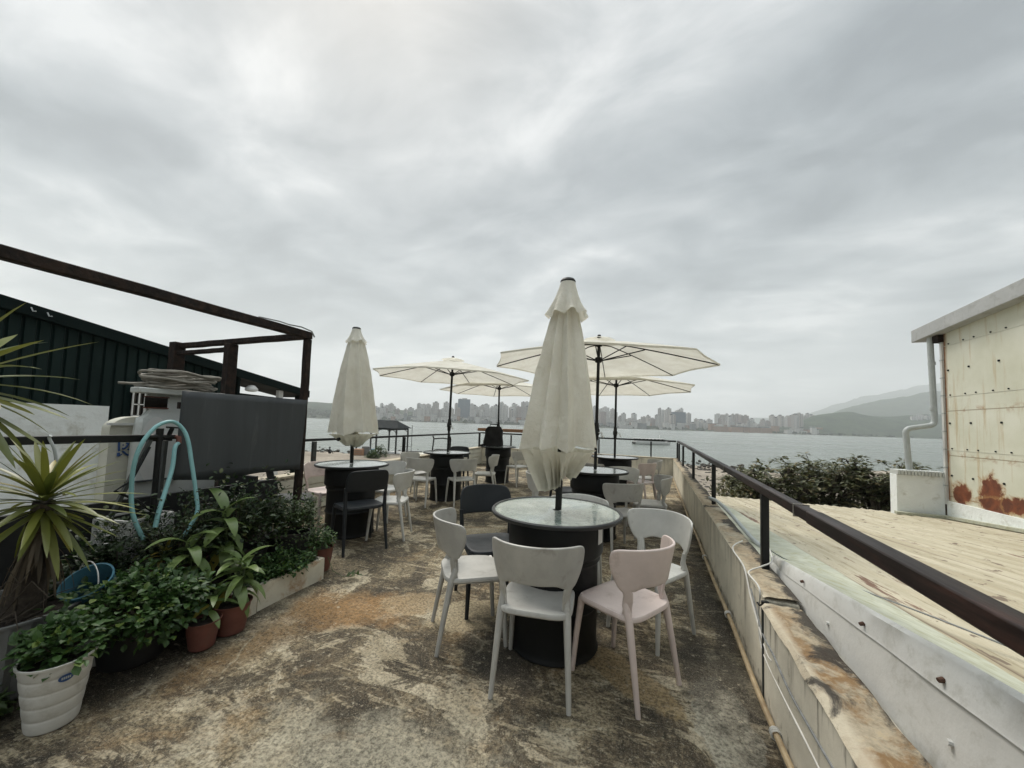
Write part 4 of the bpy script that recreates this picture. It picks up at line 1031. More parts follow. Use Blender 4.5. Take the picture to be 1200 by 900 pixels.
def make_dark_chair(mat):
    t = thing('stacking_chair', '', 'chair')
    make_seat(.225, .215, .485, yo=.02).build('seat', mat, t)
    zs = [.655, .67, .72, .78, .83, .86, .878, .885]; ws = [.226, .229, .232, .232, .226, .212, .19, .16]
    us = [-1, -.9, -.75, -.5, -.25, 0, .25, .5, .75, .9, 1]
    rows = []
    for z, wd in zip(zs, ws):
        rows.append([(u * wd, -.215 - .055 * (z - .65) / .23 + .065 * abs(u * wd / .23) ** 2.2 - .02, z + (.008 * (1 - u * u) if z > .87 else 0)) for u in us])
    o = MB().grid(rows).build('backrest', mat, t); sm = o.modifiers.new('solid', 'SOLIDIFY'); sm.thickness = .018; sm.offset = 0
    ss = o.modifiers.new('sub', 'SUBSURF'); ss.levels = ss.render_levels = 1
    for s in (-1, 1):
        MB().tube([(s * .222, -.178, .70), (s * .216, -.165, .60), (s * .214, -.17, .46), (s * .222, -.205, .22), (s * .232, -.245, 0)], [.017, .018, .021, .018, .014], 10).build('leg', mat, t)
        MB().tube([(s * .205, .19, .47), (s * .212, .205, .42), (s * .22, .222, .2), (s * .228, .24, 0)], [.018, .021, .018, .014], 10).build('leg', mat, t)
    ap = MB()
    for s in (-1, 1): ap.tube([(s * .214, -.165, .465), (s * .216, .02, .455), (s * .208, .2, .44)], .015, 8)
    ap.tube([(-.21, .2, .44), (0, .225, .445), (.21, .2, .44)], .014, 8); ap.build('seat_frame', mat, t)
    return t
protos = {}
def chair(kind, c, rz, label, group='plastic chairs round the drum tables'):
    mat = {'grey': 'grey_plastic', 'white': 'white_plastic', 'pink': 'pink_plastic', 'dark': 'dark_plastic'}[kind]
    if kind not in protos:
        protos[kind] = make_dark_chair(M[mat]) if kind == 'dark' else make_chair(M[mat])
        o = protos[kind]; o.location = (*c, .0); o.rotation_euler = (0, 0, rz); o['label'] = label; o['group'] = group; return o
    return dup(protos[kind], (*c, .0), rz, label, group)
d2 = R_
chair('grey', (-.60, 2.115), d2(7.8), 'light grey plastic chair nearest to us, its back turned, at the front glass table')
chair('pink', (-.125, 2.325), d2(59), 'pale pink plastic chair at the right of the front glass table')
chair('white', (.015, 2.92), d2(147), 'pale chair facing us behind the front pink chair')
chair('grey', (-1.16, 2.35), d2(-54), 'light grey chair at the left of the front glass table, turned to the right')
chair('dark', (-1.22, 2.84), d2(-141.7), 'charcoal chair behind the left grey chair of the front glass table')
chair('white', (-.58, 3.22), d2(186), 'white chair whose rounded top shows behind the glass of the front table')
chair('dark', (-3.08, 3.37), d2(62), 'black chair with its back to us in front of the left closed umbrella')
chair('dark', (-4.05, 3.28), d2(-35), 'dark chair half hidden behind the timber post, left of the closed umbrella table')
chair('pink', (-4.22, 3.92), d2(-100), 'pink chair behind the timber post at the left parapet')
chair('white', (-3.03, 3.855), d2(113.6), 'white chair on the right of the left closed umbrella, nearest to the black chair')
chair('white', (-3.62, 4.48), d2(182), 'white chair behind the left closed umbrella table, second of the pale pair there')
chair('white', (-3.71, 5.49), d2(7), 'off white chair left of the drum under the left open umbrella, back to us')
chair('white', (-4.28, 6.05), d2(-95), 'white chair furthest left beside the beach railing, only its top edge showing')
chair('white', (-3.12, 5.85), d2(50), 'off white chair right in front of the drum under the left open umbrella')
chair('white', (-3.05, 6.72), d2(108), 'off white chair seen from its side between the two left open umbrellas')
chair('dark', (-3.95, 7.15), d2(-165), 'black chair behind the drum under the left open umbrella')
chair('white', (-2.92, 8.25), d2(60), 'off white chair at the drum with the black bag on top')
chair('white', (-1.30, 4.80), d2(-80), 'white chair mostly hidden by the front closed umbrella, left of the next table')
chair('dark', (-1.15, 5.62), d2(-140), 'black chair mostly hidden behind the front closed umbrella')
chair('grey', (-.33, 4.60), d2(33), 'grey chair with its back to us at the second table on the right')
chair('grey', (.02, 5.35), d2(98), 'grey chair by the right parapet facing left to the second table')
chair('white', (-.42, 5.98), d2(160), 'white chair at the far side of the second table on the right')
chair('pink', (-.14, 7.35), d2(62), 'pink chair at the furthest right table')
chair('grey', (-.02, 8.0), d2(112), 'grey chair just behind the far pink chair')
chair('grey', (-.95, 6.66), d2(-18), 'grey chair in front of the furthest right table, only its back top showing')

def make_table():
    t = thing('drum_table', '', 'table')
    R1 = .285
    prof = [(R1 + .006, 0), (R1 + .012, .008), (R1 + .004, .025), (R1, .04), (R1, .27), (R1 + .004, .28), (R1 + .014, .292), (R1 + .004, .304), (R1, .315), (R1, .545), (R1 + .004, .56), (R1 + .016, .575), (R1 + .010, .592), (R1 + .010, .60), (R1 + .028, .615), (R1 + .034, .63), (R1 + .034, .79), (R1 + .026, .81), (R1 + .036, .818), (R1 + .036, .834), (R1 + .02, .838), (.02, .838)]
    MB().lathe(prof, 48, capb=True).build('drum', M['drum'], t, angle=50)
    MB().lathe([(.413, .848), (.423, .842), (.437, .842), (.442, .850), (.442, .862), (.436, .868), (.424, .868), (.420, .8635)], 64).build('table_rim', M['rim'], t)
    MB().lathe([(.024, .8615), (.10, .8615), (.25, .8615), (.421, .8615), (.421, .852), (.02, .852)], 64).build('glass_top', M['glass_top'], t)
    mb = MB()
    for a in (.6, 2.7, 4.8): mb.box((.325 * math.cos(a), .325 * math.sin(a), .845), (.05, .05, .016), a)
    mb.build('support_pad', M['rim'], t)
    return t
TB = {}
tdefs = [('front', (-.60, 2.515), 'front black drum table with a round textured glass top and closed umbrella'),
         ('left', (-3.56, 3.73), 'black drum table at left under the smaller looking closed umbrella'),
         ('u3', (-3.58, 6.1), 'black drum table under the left open umbrella'),
         ('bag', (-3.52, 8.45), 'black drum table with a black bag standing on it'),
         ('u5', (-.69, 5.04), 'second black drum table on the right under the biggest open umbrella'),
         ('u6', (-.64, 7.42), 'furthest black drum table on the right, by the end parapet')]
t0 = None
for i, (k, c, lab) in enumerate(tdefs):
    if t0 is None:
        t0 = make_table(); o = t0; o.location = (*c, .004); o['label'] = lab; o['group'] = 'drum tables with glass tops'
    else: o = dup(t0, (*c, .004), 1.3 * i, lab, 'drum tables with glass tops')
    TB[k] = o
a = R_(-14); st = MB(); pts = []
rows = []
for j in range(2): rows.append([(.3225 * math.cos(a + s), .3225 * math.sin(a + s), .70 + .10 * j) for s in [(-.11 + .22 * q / 6) for q in range(7)]])
st.grid(rows).build('paper_label', M['white_metal'], TB['front'])

# umbrellas -------------------------------------------------------------------
def crank(t, z):
    MB().lathe([(.022, -.10), (.030, -.09), (.033, -.03), (.044, -.02), (.044, .04), (.034, .055), (.030, .12), (.022, .13)], 14, (0, 0, z)).build('crank_box', M['black_metal'], t)
    h = MB().tube([(.03, -.03, z), (.075, -.05, z), (.078, -.052, z - .04)], .008, 7).tube([(.072, -.052, z - .04), (.1, -.06, z - .055)], .011, 7); h.build('crank_handle', M['white_metal'], t)
def make_open_umbrella():
    t = thing('open_umbrella', '', 'umbrella')
    MB().tube([(0, 0, .868), (0, 0, 1.6), (0, 0, 2.58)], .021, 14).build('pole', M['black_metal'], t)
    crank(t, 1.36)
    NR = 8; RAD = 1.47; ZT_, ZR = 2.60, 2.275
    def zc(s): return ZT_ - (ZT_ - ZR) * (s ** 1.18) 
    rows = []; NA = 12
    for j in range(17):
        s = .045 + .955 * j / 16; r = []
        for g in range(NR):
            for q in range(NA):
                a0 = 2 * math.pi * g / NR; u = q / NA; aa = a0 + u * 2 * math.pi / NR
                ch = math.cos(math.pi / NR) / math.cos((u - .5) * 2 * math.pi / NR)
                sag = math.sin(math.pi * u)
                rr = RAD * s * (1 + (ch - 1) * s) * (1 - .022 * sag * s ** 6)
                z = zc(s) - .025 * sag * math.sin(math.pi * s) ** 1.0 + .012 * sag * s ** 4 + .006 * noise.noise(Vector((rr * 3, aa * 3, 0))) * sag
                r.append((rr * math.cos(aa), rr * math.sin(aa), z))
        r.append(r[0]); rows.append(r)
    # short turned down hem
    last = rows[-1]; rows.append([(p[0] * .998, p[1] * .998, p[2] - .022) for p in last])
    MB().grid(rows).build('canopy', M['canvas'], t, angle=60)
    v = MB(); vr = []
    for s, z in ((.02, 2.655), (.08, 2.648), (.15, 2.632), (.215, 2.612)):
        vr.append([(s * math.cos(2 * math.pi * k / 48), s * math.sin(2 * math.pi * k / 48), z - (.012 * abs(math.sin(4 * 2 * math.pi * k / 48)) if s > .1 else 0)) for k in range(49)])
    v.grid(vr).build('vent_flap', M['canvas'], t, angle=70)
    MB().lathe([(.001, 2.69), (.02, 2.685), (.026, 2.665), (.03, 2.65), (.02, 2.645)], 14).build('finial', M['black_metal'], t)
    MB().lathe([(.022, 2.30), (.045, 2.31), (.05, 2.36), (.04, 2.375), (.022, 2.38)], 16).build('runner_hub', M['black_metal'], t)
    MB().lathe([(.022, 2.52), (.045, 2.53), (.045, 2.57), (.022, 2.58)], 16).build('top_hub', M['black_metal'], t)
    for k in range(NR):
        a = 2 * math.pi * k / NR; c, s_ = math.cos(a), math.sin(a)
        rb = MB().tube([(c * .04, s_ * .04, 2.555)] + [(c * RAD * q, s_ * RAD * q, zc(q) - .014) for q in (.15, .3, .45, .6, .75, .9, .992)], .0075, 6).build('rib', M['black_metal'], t)
        MB().tube([(c * .045, s_ * .045, 2.335), (c * RAD * .40, s_ * RAD * .40, zc(.40) - .022)], .0075, 6).build('strut', M['black_metal'], rb)
    return t
def make_closed_umbrella(seed, label, group, zhem=1.30, rmax=.285, tips=1.09, ztop=2.50, rel=1.0, cover=2.22, ex=.85, vr_=.09):
    t = thing('closed_umbrella', label, 'umbrella', group=group); r = random.Random(seed)
    MB().tube([(0, 0, .868), (0, 0, 1.6), (0, 0, ztop - .02)], .0225, 14).build('pole', M['black_metal'], t)
    NA = 192; ph = [r.uniform(-.22, .22) for _ in range(8)]; dp = [r.uniform(.6, 1.25) for _ in range(8)]
    def fold(a, s):                        # eight folded gores hanging round the pole
        k = (a / (2 * math.pi) * 8 + .25 * math.sin(a * 2 + seed)) % 8; g = int(k); u = k - g
        tri = abs(u - .5 - ph[g] * .4) * 2; tri = min(1, tri)
        return (1 - tri ** .8) * dp[g], g, u
    rows = []; nz = 44
    for j in range(nz + 1):
        s = j / nz; z = cover + .06 - (cover + .06 - zhem) * s; row = []
        base = .075 + (rmax - .075) * s ** ex
        for i in range(NA + 1):
            a = 2 * math.pi * (i % NA) / NA; fd, g, u = fold(a + .10 * math.sin(s * 2.2 + seed), s)
            rr = base * (.76 + .30 * fd * rel) + .012 * s * noise.noise(Vector((math.cos(a) * 2.2, math.sin(a) * 2.2, z * 2.5 + seed))) + .004 * noise.noise(Vector((math.cos(a) * 6, math.sin(a) * 6, z * 9)))
            zz = z - (.035 * (dp[g] - .9) + .03 * fd - .02) * s ** 5
            row.append((rr * math.cos(a), rr * math.sin(a), zz))
        rows.append(row)
    MB().grid(rows).build('canopy', M['canvas'], t, angle=75)
    # gathered lower edge drawn in to the pole: many sharp pleats of uneven length
    rows = []; pl_ = [r.uniform(.5, 1.3) for _ in range(26)]
    for j in range(17):
        s = j / 16; row = []
        for i in range(NA * 2 + 1):
            a = 2 * math.pi * (i % (NA * 2)) / (NA * 2); fd, g, u = fold(a + .10 * math.sin(2.2 + seed), 1)
            q = (a / (2 * math.pi) * 26 + .7 * math.sin(a * 2 + seed)) % 26; k2 = abs((q % 1) - .5) * 2; am = pl_[int(q)]
            rr = rmax * (.97 - .40 * s ** 1.2) * (.76 + .30 * fd * rel) * (1 - .45 * am * (1 - k2) * min(1, s * 1.8)) * (1 - .10 * s)
            tipz = zhem - .012 - (zhem - tips) * s * (.55 + .40 * (am - .5) * (.4 + .6 * k2) + .30 * math.sin(a + 1.0 + seed)) - .035 * (1 - k2) * s
            row.append((max(.03, rr) * math.cos(a), max(.03, rr) * math.sin(a), tipz))
        rows.append(row)
    for f_, dz in ((.7, .05), (.4, .12), (.12, .2)): rows.append([(x * f_, y * f_, z + dz) for x, y, z in rows[16]])
    MB().grid(rows).build('gathered_hem', M['canvas'], t, angle=45)
    rows = []
    for j in range(13):
        s = j / 12; z = ztop - .005 - (ztop - cover) * s ** 1.0; row = []
        for i in range(97):
            a = 2 * math.pi * (i % 96) / 96; fl = .5 + .5 * math.cos(8 * a + seed + .5 * math.sin(a))
            rr = .050 + vr_ * s ** 1.1 * (.78 + .34 * fl * s)
            row.append((rr * math.cos(a), rr * math.sin(a), z + (.026 * fl - .012 * math.sin(2 * a)) * s ** 3))
        rows.append(row)
    MB().grid(rows).build('vent_flap', M['canvas'], t, angle=75)
    MB().lathe([(.001, ztop + .016), (.045, ztop + .012), (.054, ztop - .002), (.052, ztop - .012)], 24).build('finial', M['black_metal'], t)
    return t
u1 = make_closed_umbrella(3, 'tall closed cream umbrella leaning slightly, standing in the front glass table', 'closed cream umbrellas', zhem=1.29, rmax=.27, ztop=2.46, cover=2.20, tips=1.04, rel=1.15, ex=.8, vr_=.095)
u1.location = TB['front'].location; u1.rotation_euler = (R_(.3), R_(1.1), 0)
u2 = make_closed_umbrella(8, 'closed cream umbrella at left beside the dark panel, its pole in the black drum', 'closed cream umbrellas', zhem=1.25, rmax=.315, ztop=2.62, tips=1.11, cover=2.42, rel=.8, ex=.66, vr_=.080)
u2.location = TB['left'].location; u2.rotation_euler = (R_(-.5), R_(-1.2), .6)
crz = MB().tube([(-.12, -.1, 1.20), (-.15, -.14, 1.17)], .022, 8); crz.build('crank_handle', M['black_metal'], u2)
uo = make_open_umbrella()
for i, (k, rz, sc, lab) in enumerate([('u3', .22, 1, 'open cream umbrella at left with its whole scalloped edge visible'), ('bag', .5, .985, 'open cream umbrella furthest back, above the drum with the black bag'), ('u5', .05, 1.0, 'biggest looking open cream umbrella, right behind the front closed one'), ('u6', .35, .965, 'open cream umbrella at the back right, lower than the one before it')]):
    if i == 0: o = uo; o.location = TB[k].location; o.rotation_euler = (0, 0, rz); o['label'] = lab; o['group'] = 'open cream umbrellas'
    else: o = dup(uo, TB[k].location, rz, lab, 'open cream umbrellas')
    if sc != 1: o.scale = (1, 1, sc)
    o.rotation_euler[0] = R_([.6, -.8, .5, -.6][i]); o.rotation_euler[1] = R_([1.0, -.5, .6, .4][i])

# bag, walker, wooden counter -----------------------------------------------------
bl = TB['bag'].location
t = thing('black_bag', 'tall black bag standing on the far drum table', 'bag', (bl.x - .12, bl.y - .05, .874), YAW)
rows = []
for j in range(12):
    s = j / 11; z = .48 * s; wd = .25 - .045 * s - (.05 * max(0, s - .85) / .15); row = []
    for i in range(33):
        x, y = superell(2 * math.pi * (i % 32) / 32, wd, .13 - .03 * s, .5); k = 1 + .06 * noise.noise(Vector((x * 8, y * 8, z * 6)))
        row.append((x * k + .02 * s, y * k, z))
    rows.append(row)
rows.append([(0.02, 0, .485)] * 33)
MB().grid(rows).build('body', M['black_cloth'], t)
MB().tube([(-.10, 0, .46), (-.08, 0, .53), (.08, 0, .53), (.12, 0, .46)], .012, 6).build('handle', M['black_cloth'], t)
MB().tube([(-.2, -.12, .05), (-.3, -.18, .015), (-.22, -.2, .012)], .02, 6).build('strap', M['black_cloth'], t)
t = thing('tumbler', 'pale drinking cup beside the black bag', 'cup', (bl.x - .33, bl.y - .10, .874))
MB().lathe([(.001, 0), (.033, 0), (.040, .15), (.037, .15), (.031, .01)], 16).build('cup', M['off_white'], t)
t = thing('wooden_counter', 'brown wooden counter plank fixed along the far railing', 'counter', (0, 0, 0))
d = ray(562, 503); xa_ = d.x / d.y * (YB - .05); d = ray(628, 503); xb_ = d.x / d.y * (YB - .05)
MB().box(((xa_ + xb_) / 2, YB - .02, 1.235), (xb_ - xa_, .36, .035)).build('plank', M['wood_plank'], t, bevel=.004)
MB().box(((xa_ + xb_) / 2, YB - .195, 1.185), (xb_ - xa_, .03, .07)).build('edge_board', M['wood_plank'], t, bevel=.004)
for q in (.2, .8): MB().box((xa_ + (xb_ - xa_) * q, YB + .02, .89), (.07, .07, .65)).build('support', M['black_metal'], t)
p = at(519, 524, .60); p = azp(520, 9.2, 0)
t = thing('folding_walker', 'black wheeled folding walker behind the drum under the left open umbrella', 'walker', (p.x, p.y, .0), YAW)
for s in (-1, 1):
    MB().tube([(s * .24, -.28, .1), (s * .22, -.1, .62), (s * .21, .02, 1.0), (s * .21, -.10, 1.07)], .017, 8).build('side_frame', M['black_metal'], t)
    MB().tube([(s * .22, -.08, .66), (s * .24, .28, .1)], .017, 8).build('rear_leg', M['black_metal'], t)
    for y in (-.28, .28): MB().tube([(s * .24 - .015, y, .09), (s * .24 + .015, y, .09)], .09, 16).build('wheel', M['rim'], t)
MB().tube([(-.21, .02, 1.0), (0, .04, 1.02), (.21, .02, 1.0)], .016, 8).build('cross_bar', M['black_metal'], t)
MB().box((0, .05, .66), (.40, .26, .16)).build('seat_bag', M['black_cloth'], t, bevel=.04)

# ================================================================== plants and pots
def pot(name, label, c, r0, r1, h, mat, rings=0, ribs=0, soil=.85, cat='pot', tilt=None, group=None):
    t = thing(name, label, cat, c, 0, group)
    prof = [(r0 * .96, 0), (r0, .01)]
    nst = 60 if rings else 24
    for i in range(1, nst):
        s = i / nst; rr = r0 + (r1 - r0) * s
        if rings: rr *= 1 + .038 * (abs(math.sin(math.pi * s * rings)) ** .45 - .7)
        prof.append((rr, h * s))
    prof += [(r1, h * .965), (r1 * 1.05, h * .97), (r1 * 1.06, h), (r1 * .99, h * 1.0), (r1 * .97, h * .95), (r0 + (r1 - r0) * soil * .96, h * soil)]
    fn = (lambda a, i: 1 + .035 * math.cos(a * ribs) if 1 < i < nst else 1) if ribs else None
    MB().lathe(prof, 120 if ribs else 36, fn=fn, capb=True).build('body', M[mat], t, angle=50)
    if soil: MB().lathe([((r0 + (r1 - r0) * soil) * .97, h * soil), (r1 * .5, h * soil + .012), (.001, h * soil + .015)], 24).build('soil', M['soil'], t)
    if tilt: t.rotation_euler = tilt
    return t
def bush(name, label, c, rad, n, LL, mat, seed, W=.62, stems=14, cat='plant', low=-.15, gaps=.4, group=None):
    r = random.Random(seed); t = thing(name, label, cat, c, 0, group); lf = MB(); st = MB(); rad = Vector(rad)
    tips = []
    for i in range(stems):
        a = rv(r); a.z = abs(a.z) * .9 + .1; e = Vector((a.x * rad.x, a.y * rad.y, a.z * rad.z)) * r.uniform(.6, 1.02)
        b0 = Vector((a.x * rad.x * .2, a.y * rad.y * .2, -rad.z * .1)); m_ = b0.lerp(e, .5) + rv(r) * .03
        st.tube([b0, m_, e], [.006, .004, .002], 4, False); tips.append((b0, m_, e))
    for i in range(n):
        if r.random() < .5:
            a = rv(r); a.z = a.z if a.z > low else -a.z * .5
            k = r.uniform(.35, 1.0) ** .5 * (1 + gaps * noise.noise(a * 2.4 + Vector((seed * 1.3, 0, 0))))
            p = Vector((a.x * rad.x, a.y * rad.y, a.z * rad.z)) * k
        else:
            b0, m_, e = r.choice(tips); s = r.uniform(.35, 1.08); p = b0.lerp(m_, s * 2) if s < .5 else m_.lerp(e, s * 2 - 1)
            p = p + rv(r) * LL * r.uniform(.2, 1.4); a = (p + Vector((0, 0, .05))).normalized()
        d = a + rv(r) * .9; d.z = d.z * .7 + .1
        leaf(lf, p, d, (Vector((0, 0, 1)) + rv(r) * .4), LL * r.uniform(.55, 1.2), LL * W * r.uniform(.7, 1.15), .15, r.uniform(0, .7))
    st.build('stems', M['bark'], t); lf.build('foliage', M[mat], t, smooth=False); return t
def strap(mb, p, d, L, W, droop, n=7, fold=.12):
    d = d.normalized(); side = d.cross(Vector((0, 0, 1)))
    if side.length < .05: side = Vector((1, 0, 0))
    side.normalize(); rows = []; q = Vector(p); dd = d.copy()
    for i in range(n + 1):
        s = i / n; wd = W * (math.sin(math.pi * min(1, .18 + .82 * s)) ** .7 if s < .999 else .02); nn = side.cross(dd)
        rows.append([q - side * wd / 2 + nn * fold * wd, q, q + side * wd / 2 + nn * fold * wd])
        dd = (dd + Vector((0, 0, -droop / n))).normalized(); q = q + dd * L / n
    mb.grid([[tuple(x) for x in r] for r in rows])
def yucca(label, c, trunk_pts, rads, seed, n=58, L=.36, dry=True, lw=.033):
    r = random.Random(seed); t = thing('yucca_plant', label, 'plant', c)
    MB().tube(trunk_pts, rads, 12).build('trunk', M['bark'], t)
    top = Vector(trunk_pts[-1]); mb = MB()
    for i in range(n):
        a = i * 2.399; el = R_(-42 + 112 * (i / n) ** 1.0) + r.uniform(-.12, .12)
        d = Vector((math.cos(a) * math.cos(el), math.sin(a) * math.cos(el), math.sin(el)))
        strap(mb, top + Vector((0, 0, -.06 + .1 * i / n)) + d * .015, d, L * r.uniform(.75, 1.15), lw * r.uniform(.8, 1.15), r.uniform(.15, .75))
    mb.build('leaves', M['leaf_yucca'], t, angle=80)
    if dry:
        mb = MB()
        for i in range(44):
            a = r.uniform(0, 6.28); zz = r.uniform(.12, .42)
            strap(mb, top + Vector((0, 0, -.1 - zz * .3)), Vector((math.cos(a), math.sin(a), -.6 - r.random())), r.uniform(.2, .42), .018, 2.4, 6)
        mb.build('dry_leaves', M['leaf_dry'], t, angle=80)
    return t
def cane_plant(name, label, c, seed, h, n, L, W, mat='leaf_dracaena', droop=1.1, cat='plant', stems=1):
    r = random.Random(seed); t = thing(name, label, cat, c); st = MB(); lf = MB()
    for k in range(stems):
        ox, oy = (r.uniform(-.05, .05), r.uniform(-.05, .05)) if stems > 1 else (0, 0); hh = h * r.uniform(.75, 1.0)
        lean = rv(r) * .05; st.tube([(ox * .4, oy * .4, 0), (ox + lean.x, oy + lean.y, hh * .6), (ox + lean.x * 1.6, oy + lean.y * 1.6, hh)], [.011, .009, .006], 6)
        for i in range(n):
            s = .30 + .70 * i / n; a = i * 2.399 + k; el = R_(5 + 65 * (i / n) ** 2)
            p = Vector((ox + lean.x * 1.6 * s, oy + lean.y * 1.6 * s, hh * s)); d = Vector((math.cos(a) * math.cos(el), math.sin(a) * math.cos(el), math.sin(el)))
            strap(lf, p, d, L * r.uniform(.7, 1.1), W * r.uniform(.8, 1.1), droop * r.uniform(.7, 1.3) * (1.3 - .6 * i / n), 7, .1)
    st.build('stem', M['leaf_shrub'], t); lf.build('leaves', M[mat], t, angle=80); return t

# front white pot and neighbours
wp = pot('plant_pot', 'white ringed plastic pot with a dark oval sticker, nearest on the left', (-2.575, .935, 0), .082, .120, .30, 'pot_white', rings=5)
a = math.atan2(-.45, 1) + .32; mb = MB()
ov = [(0, 0)] + [(.024 * math.cos(q * math.pi / 12), .017 * math.sin(q * math.pi / 12)) for q in range(24)]
def on_pot(u, v, z0, r): 
    aa = a + u / r; return ((r) * math.cos(aa), (r) * math.sin(aa), z0 + v)
zst = .237; rr = .082 + (.120 - .082) * (zst / .30) + .007
mb.add([on_pot(u, v, zst, rr + v * .16) for u, v in ov], [(0, 1 + q, 1 + (q + 1) % 24) for q in range(24)]); st = mb.build('sticker', M['blue_paint'], wp)
mb = MB()
for q in range(5): mb.add([on_pot(-.012 + q * .006 + e, v, zst, rr + .0012 + v * .16) for e, v in ((-.0022, -.005), (.0022, -.005), (.0022, .006), (-.0022, .006))], [(0, 1, 2, 3)])
mb.build('sticker_lettering', M['grey_pipe'], st, smooth=False)
bush('mint_plant', 'leafy green herb spilling over the white ringed pot', (-2.62, .97, .31), (.16, .14, .14), 800, .046, 'leaf_mint', 1, low=-.35, W=.75)
pot('plant_pot', 'black plastic pot in the shade under the big herb bush', (-2.84, 1.33, 0), .14, .17, .22, 'pot_black')
bush('mint_plant', 'widest spreading green herb bush beside the white ringed pot', (-2.80, 1.32, .30), (.31, .36, .19), 3400, .044, 'leaf_mint', 2, stems=40, low=-.75, W=.75)
pot('plant_pot', 'large tall grey white fluted pot holding the yucca', (-3.16, .93, 0), .24, .30, .40, 'pot_grey', ribs=30)
yucca('yucca with a thick bare trunk and yellow green sword leaves, growing from the fluted pot', (-3.12, .98, .35), [(0, 0, 0), (.01, .01, .2), (.05, .01, .42), (.09, .01, .60)], [.085, .065, .048, .04], 5, 84, .36)
yucca('taller yucca at the left edge, only its leaf tips in the picture', (-3.05, .62, .35), [(-.05, 0, 0), (-.03, 0, .5), (.0, .04, 1.20)], [.06, .05, .038], 9, 46, .46, False, .062)
t = pot('plant_tub', 'wide white rimmed tub behind the herb bush with a blue bucket in it', (-3.10, 1.28, 0), .20, .25, .33, 'pot_white')
t = thing('blue_bucket', 'blue plastic bucket tipped on its side in the white tub', 'bucket', (-3.02, 1.25, .33)); t.rotation_euler = (R_(30), R_(20), 0); t.scale = (.95, .95, .95)
MB().lathe([(.001, 0), (.085, 0), (.088, .01), (.112, .19), (.118, .19), (.119, .20), (.110, .20), (.084, .015), (.001, .012)], 32).build('body', M['blue_plastic'], t)
MB().tube([(.115 * math.cos(q), .115 * math.sin(q) * .55, .19 + .10 * math.sin(q)) for q in [i * math.pi / 12 for i in range(13)]], .003, 5).build('handle', M['white_metal'], t)
t = thing('branch_pile', 'bare dark twigs leaning over the fluted pot at the left edge', 'twigs', (-3.0, .86, .36)); mb = MB(); r = random.Random(4)
for i in range(26):
    a = r.uniform(-1.6, 1.2); p0 = Vector((r.uniform(-.1, .05), r.uniform(-.1, .1), 0)); p1 = p0 + Vector((math.cos(a) * .16, math.sin(a) * .14, r.uniform(-.12, .25))); p2 = p1 + rv(r) * .12
    mb.tube([p0, p1, p2], [.004, .003, .0015], 4, False)
mb.build('twigs', M['bark'], t)
tc1 = pot('plant_pot', 'smaller brown terracotta pot next to the herb bush', (-2.60, 1.555, 0), .065, .09, .165, 'terracotta', group=None)
cane_plant('dracaena_plant', 'small broad leaved plant in the smaller terracotta pot', (-2.61, 1.555, .14), 11, .24, 9, .17, .045, droop=1.3)
tc2 = pot('plant_pot', 'larger brown terracotta pot in front of the foam box', (-2.62, 1.735, 0), .08, .108, .19, 'terracotta')
cane_plant('dracaena_plant', 'drooping striped leaf plant in the larger terracotta pot', (-2.63, 1.735, .17), 12, .30, 13, .24, .056, droop=1.6, stems=2)
t = pot('plant_bowl', 'reddish brown bowl on a stand behind the herb bush', (-3.10, 1.62, .30), .15, .20, .13, 'terracotta')
MB().box((-3.12, 1.64, .15), (.3, .3, .29)).build('stand', M['pot_black'], None).name = 'block_stand'
o = bpy.data.objects['block_stand']; tag(o, 'black block under the reddish brown bowl', 'stand')
cane_plant('croton_plant', 'small yellow and orange leaved plant in the brown bowl', (-3.03, 1.50, .42), 13, .14, 14, .13, .022, 'leaf_croton', .8)
bush('herb_shrub', 'fine leaved dark shrub in the brown bowl in front of the lattice crate', (-3.08, 1.66, .44), (.30, .28, .44), 2600, .030, 'leaf_dark', 3, stems=44, gaps=.8)
bush('herb_shrub', 'dark low foliage along the grey fence behind the blue bucket', (-3.28, 1.36, .34), (.20, .32, .36), 1200, .05, 'leaf_dark', 4, stems=20, gaps=.9)
pot('plant_pot', 'hidden dark pot under the two hanging leaf plants', (-2.92, 1.75, 0), .12, .15, .26, 'pot_black')
cane_plant('dracaena_plant', 'plant with drooping pale green leaves and one yellow leaf, under the hose end', (-2.82, 1.63, .26), 14, .44, 17, .25, .075, droop=2.2)
cane_plant('dracaena_plant', 'taller drooping broad leaf plant right of the hose', (-2.86, 1.86, .26), 15, .52, 18, .26, .080, droop=2.0)
bush('herb_shrub', 'tall dark leafy shrub under the dark grey panel', (-3.10, 2.05, .46), (.26, .46, .48), 2600, .045, 'leaf_dark', 5, stems=40, gaps=.8)
pot('plant_pot', 'black nursery pot beneath the dark shrub by the panel', (-3.08, 2.1, 0), .13, .16, .36, 'pot_black')
bush('herb_shrub', 'dense rounded shrub by the foot of the timber post', (-3.02, 2.44, .48), (.27, .28, .28), 2400, .032, 'leaf_shrub', 6, stems=34, gaps=.5, low=-.6)
pot('plant_pot', 'dark pot beneath the dense rounded shrub', (-3.04, 2.46, 0), .14, .17, .40, 'pot_black')
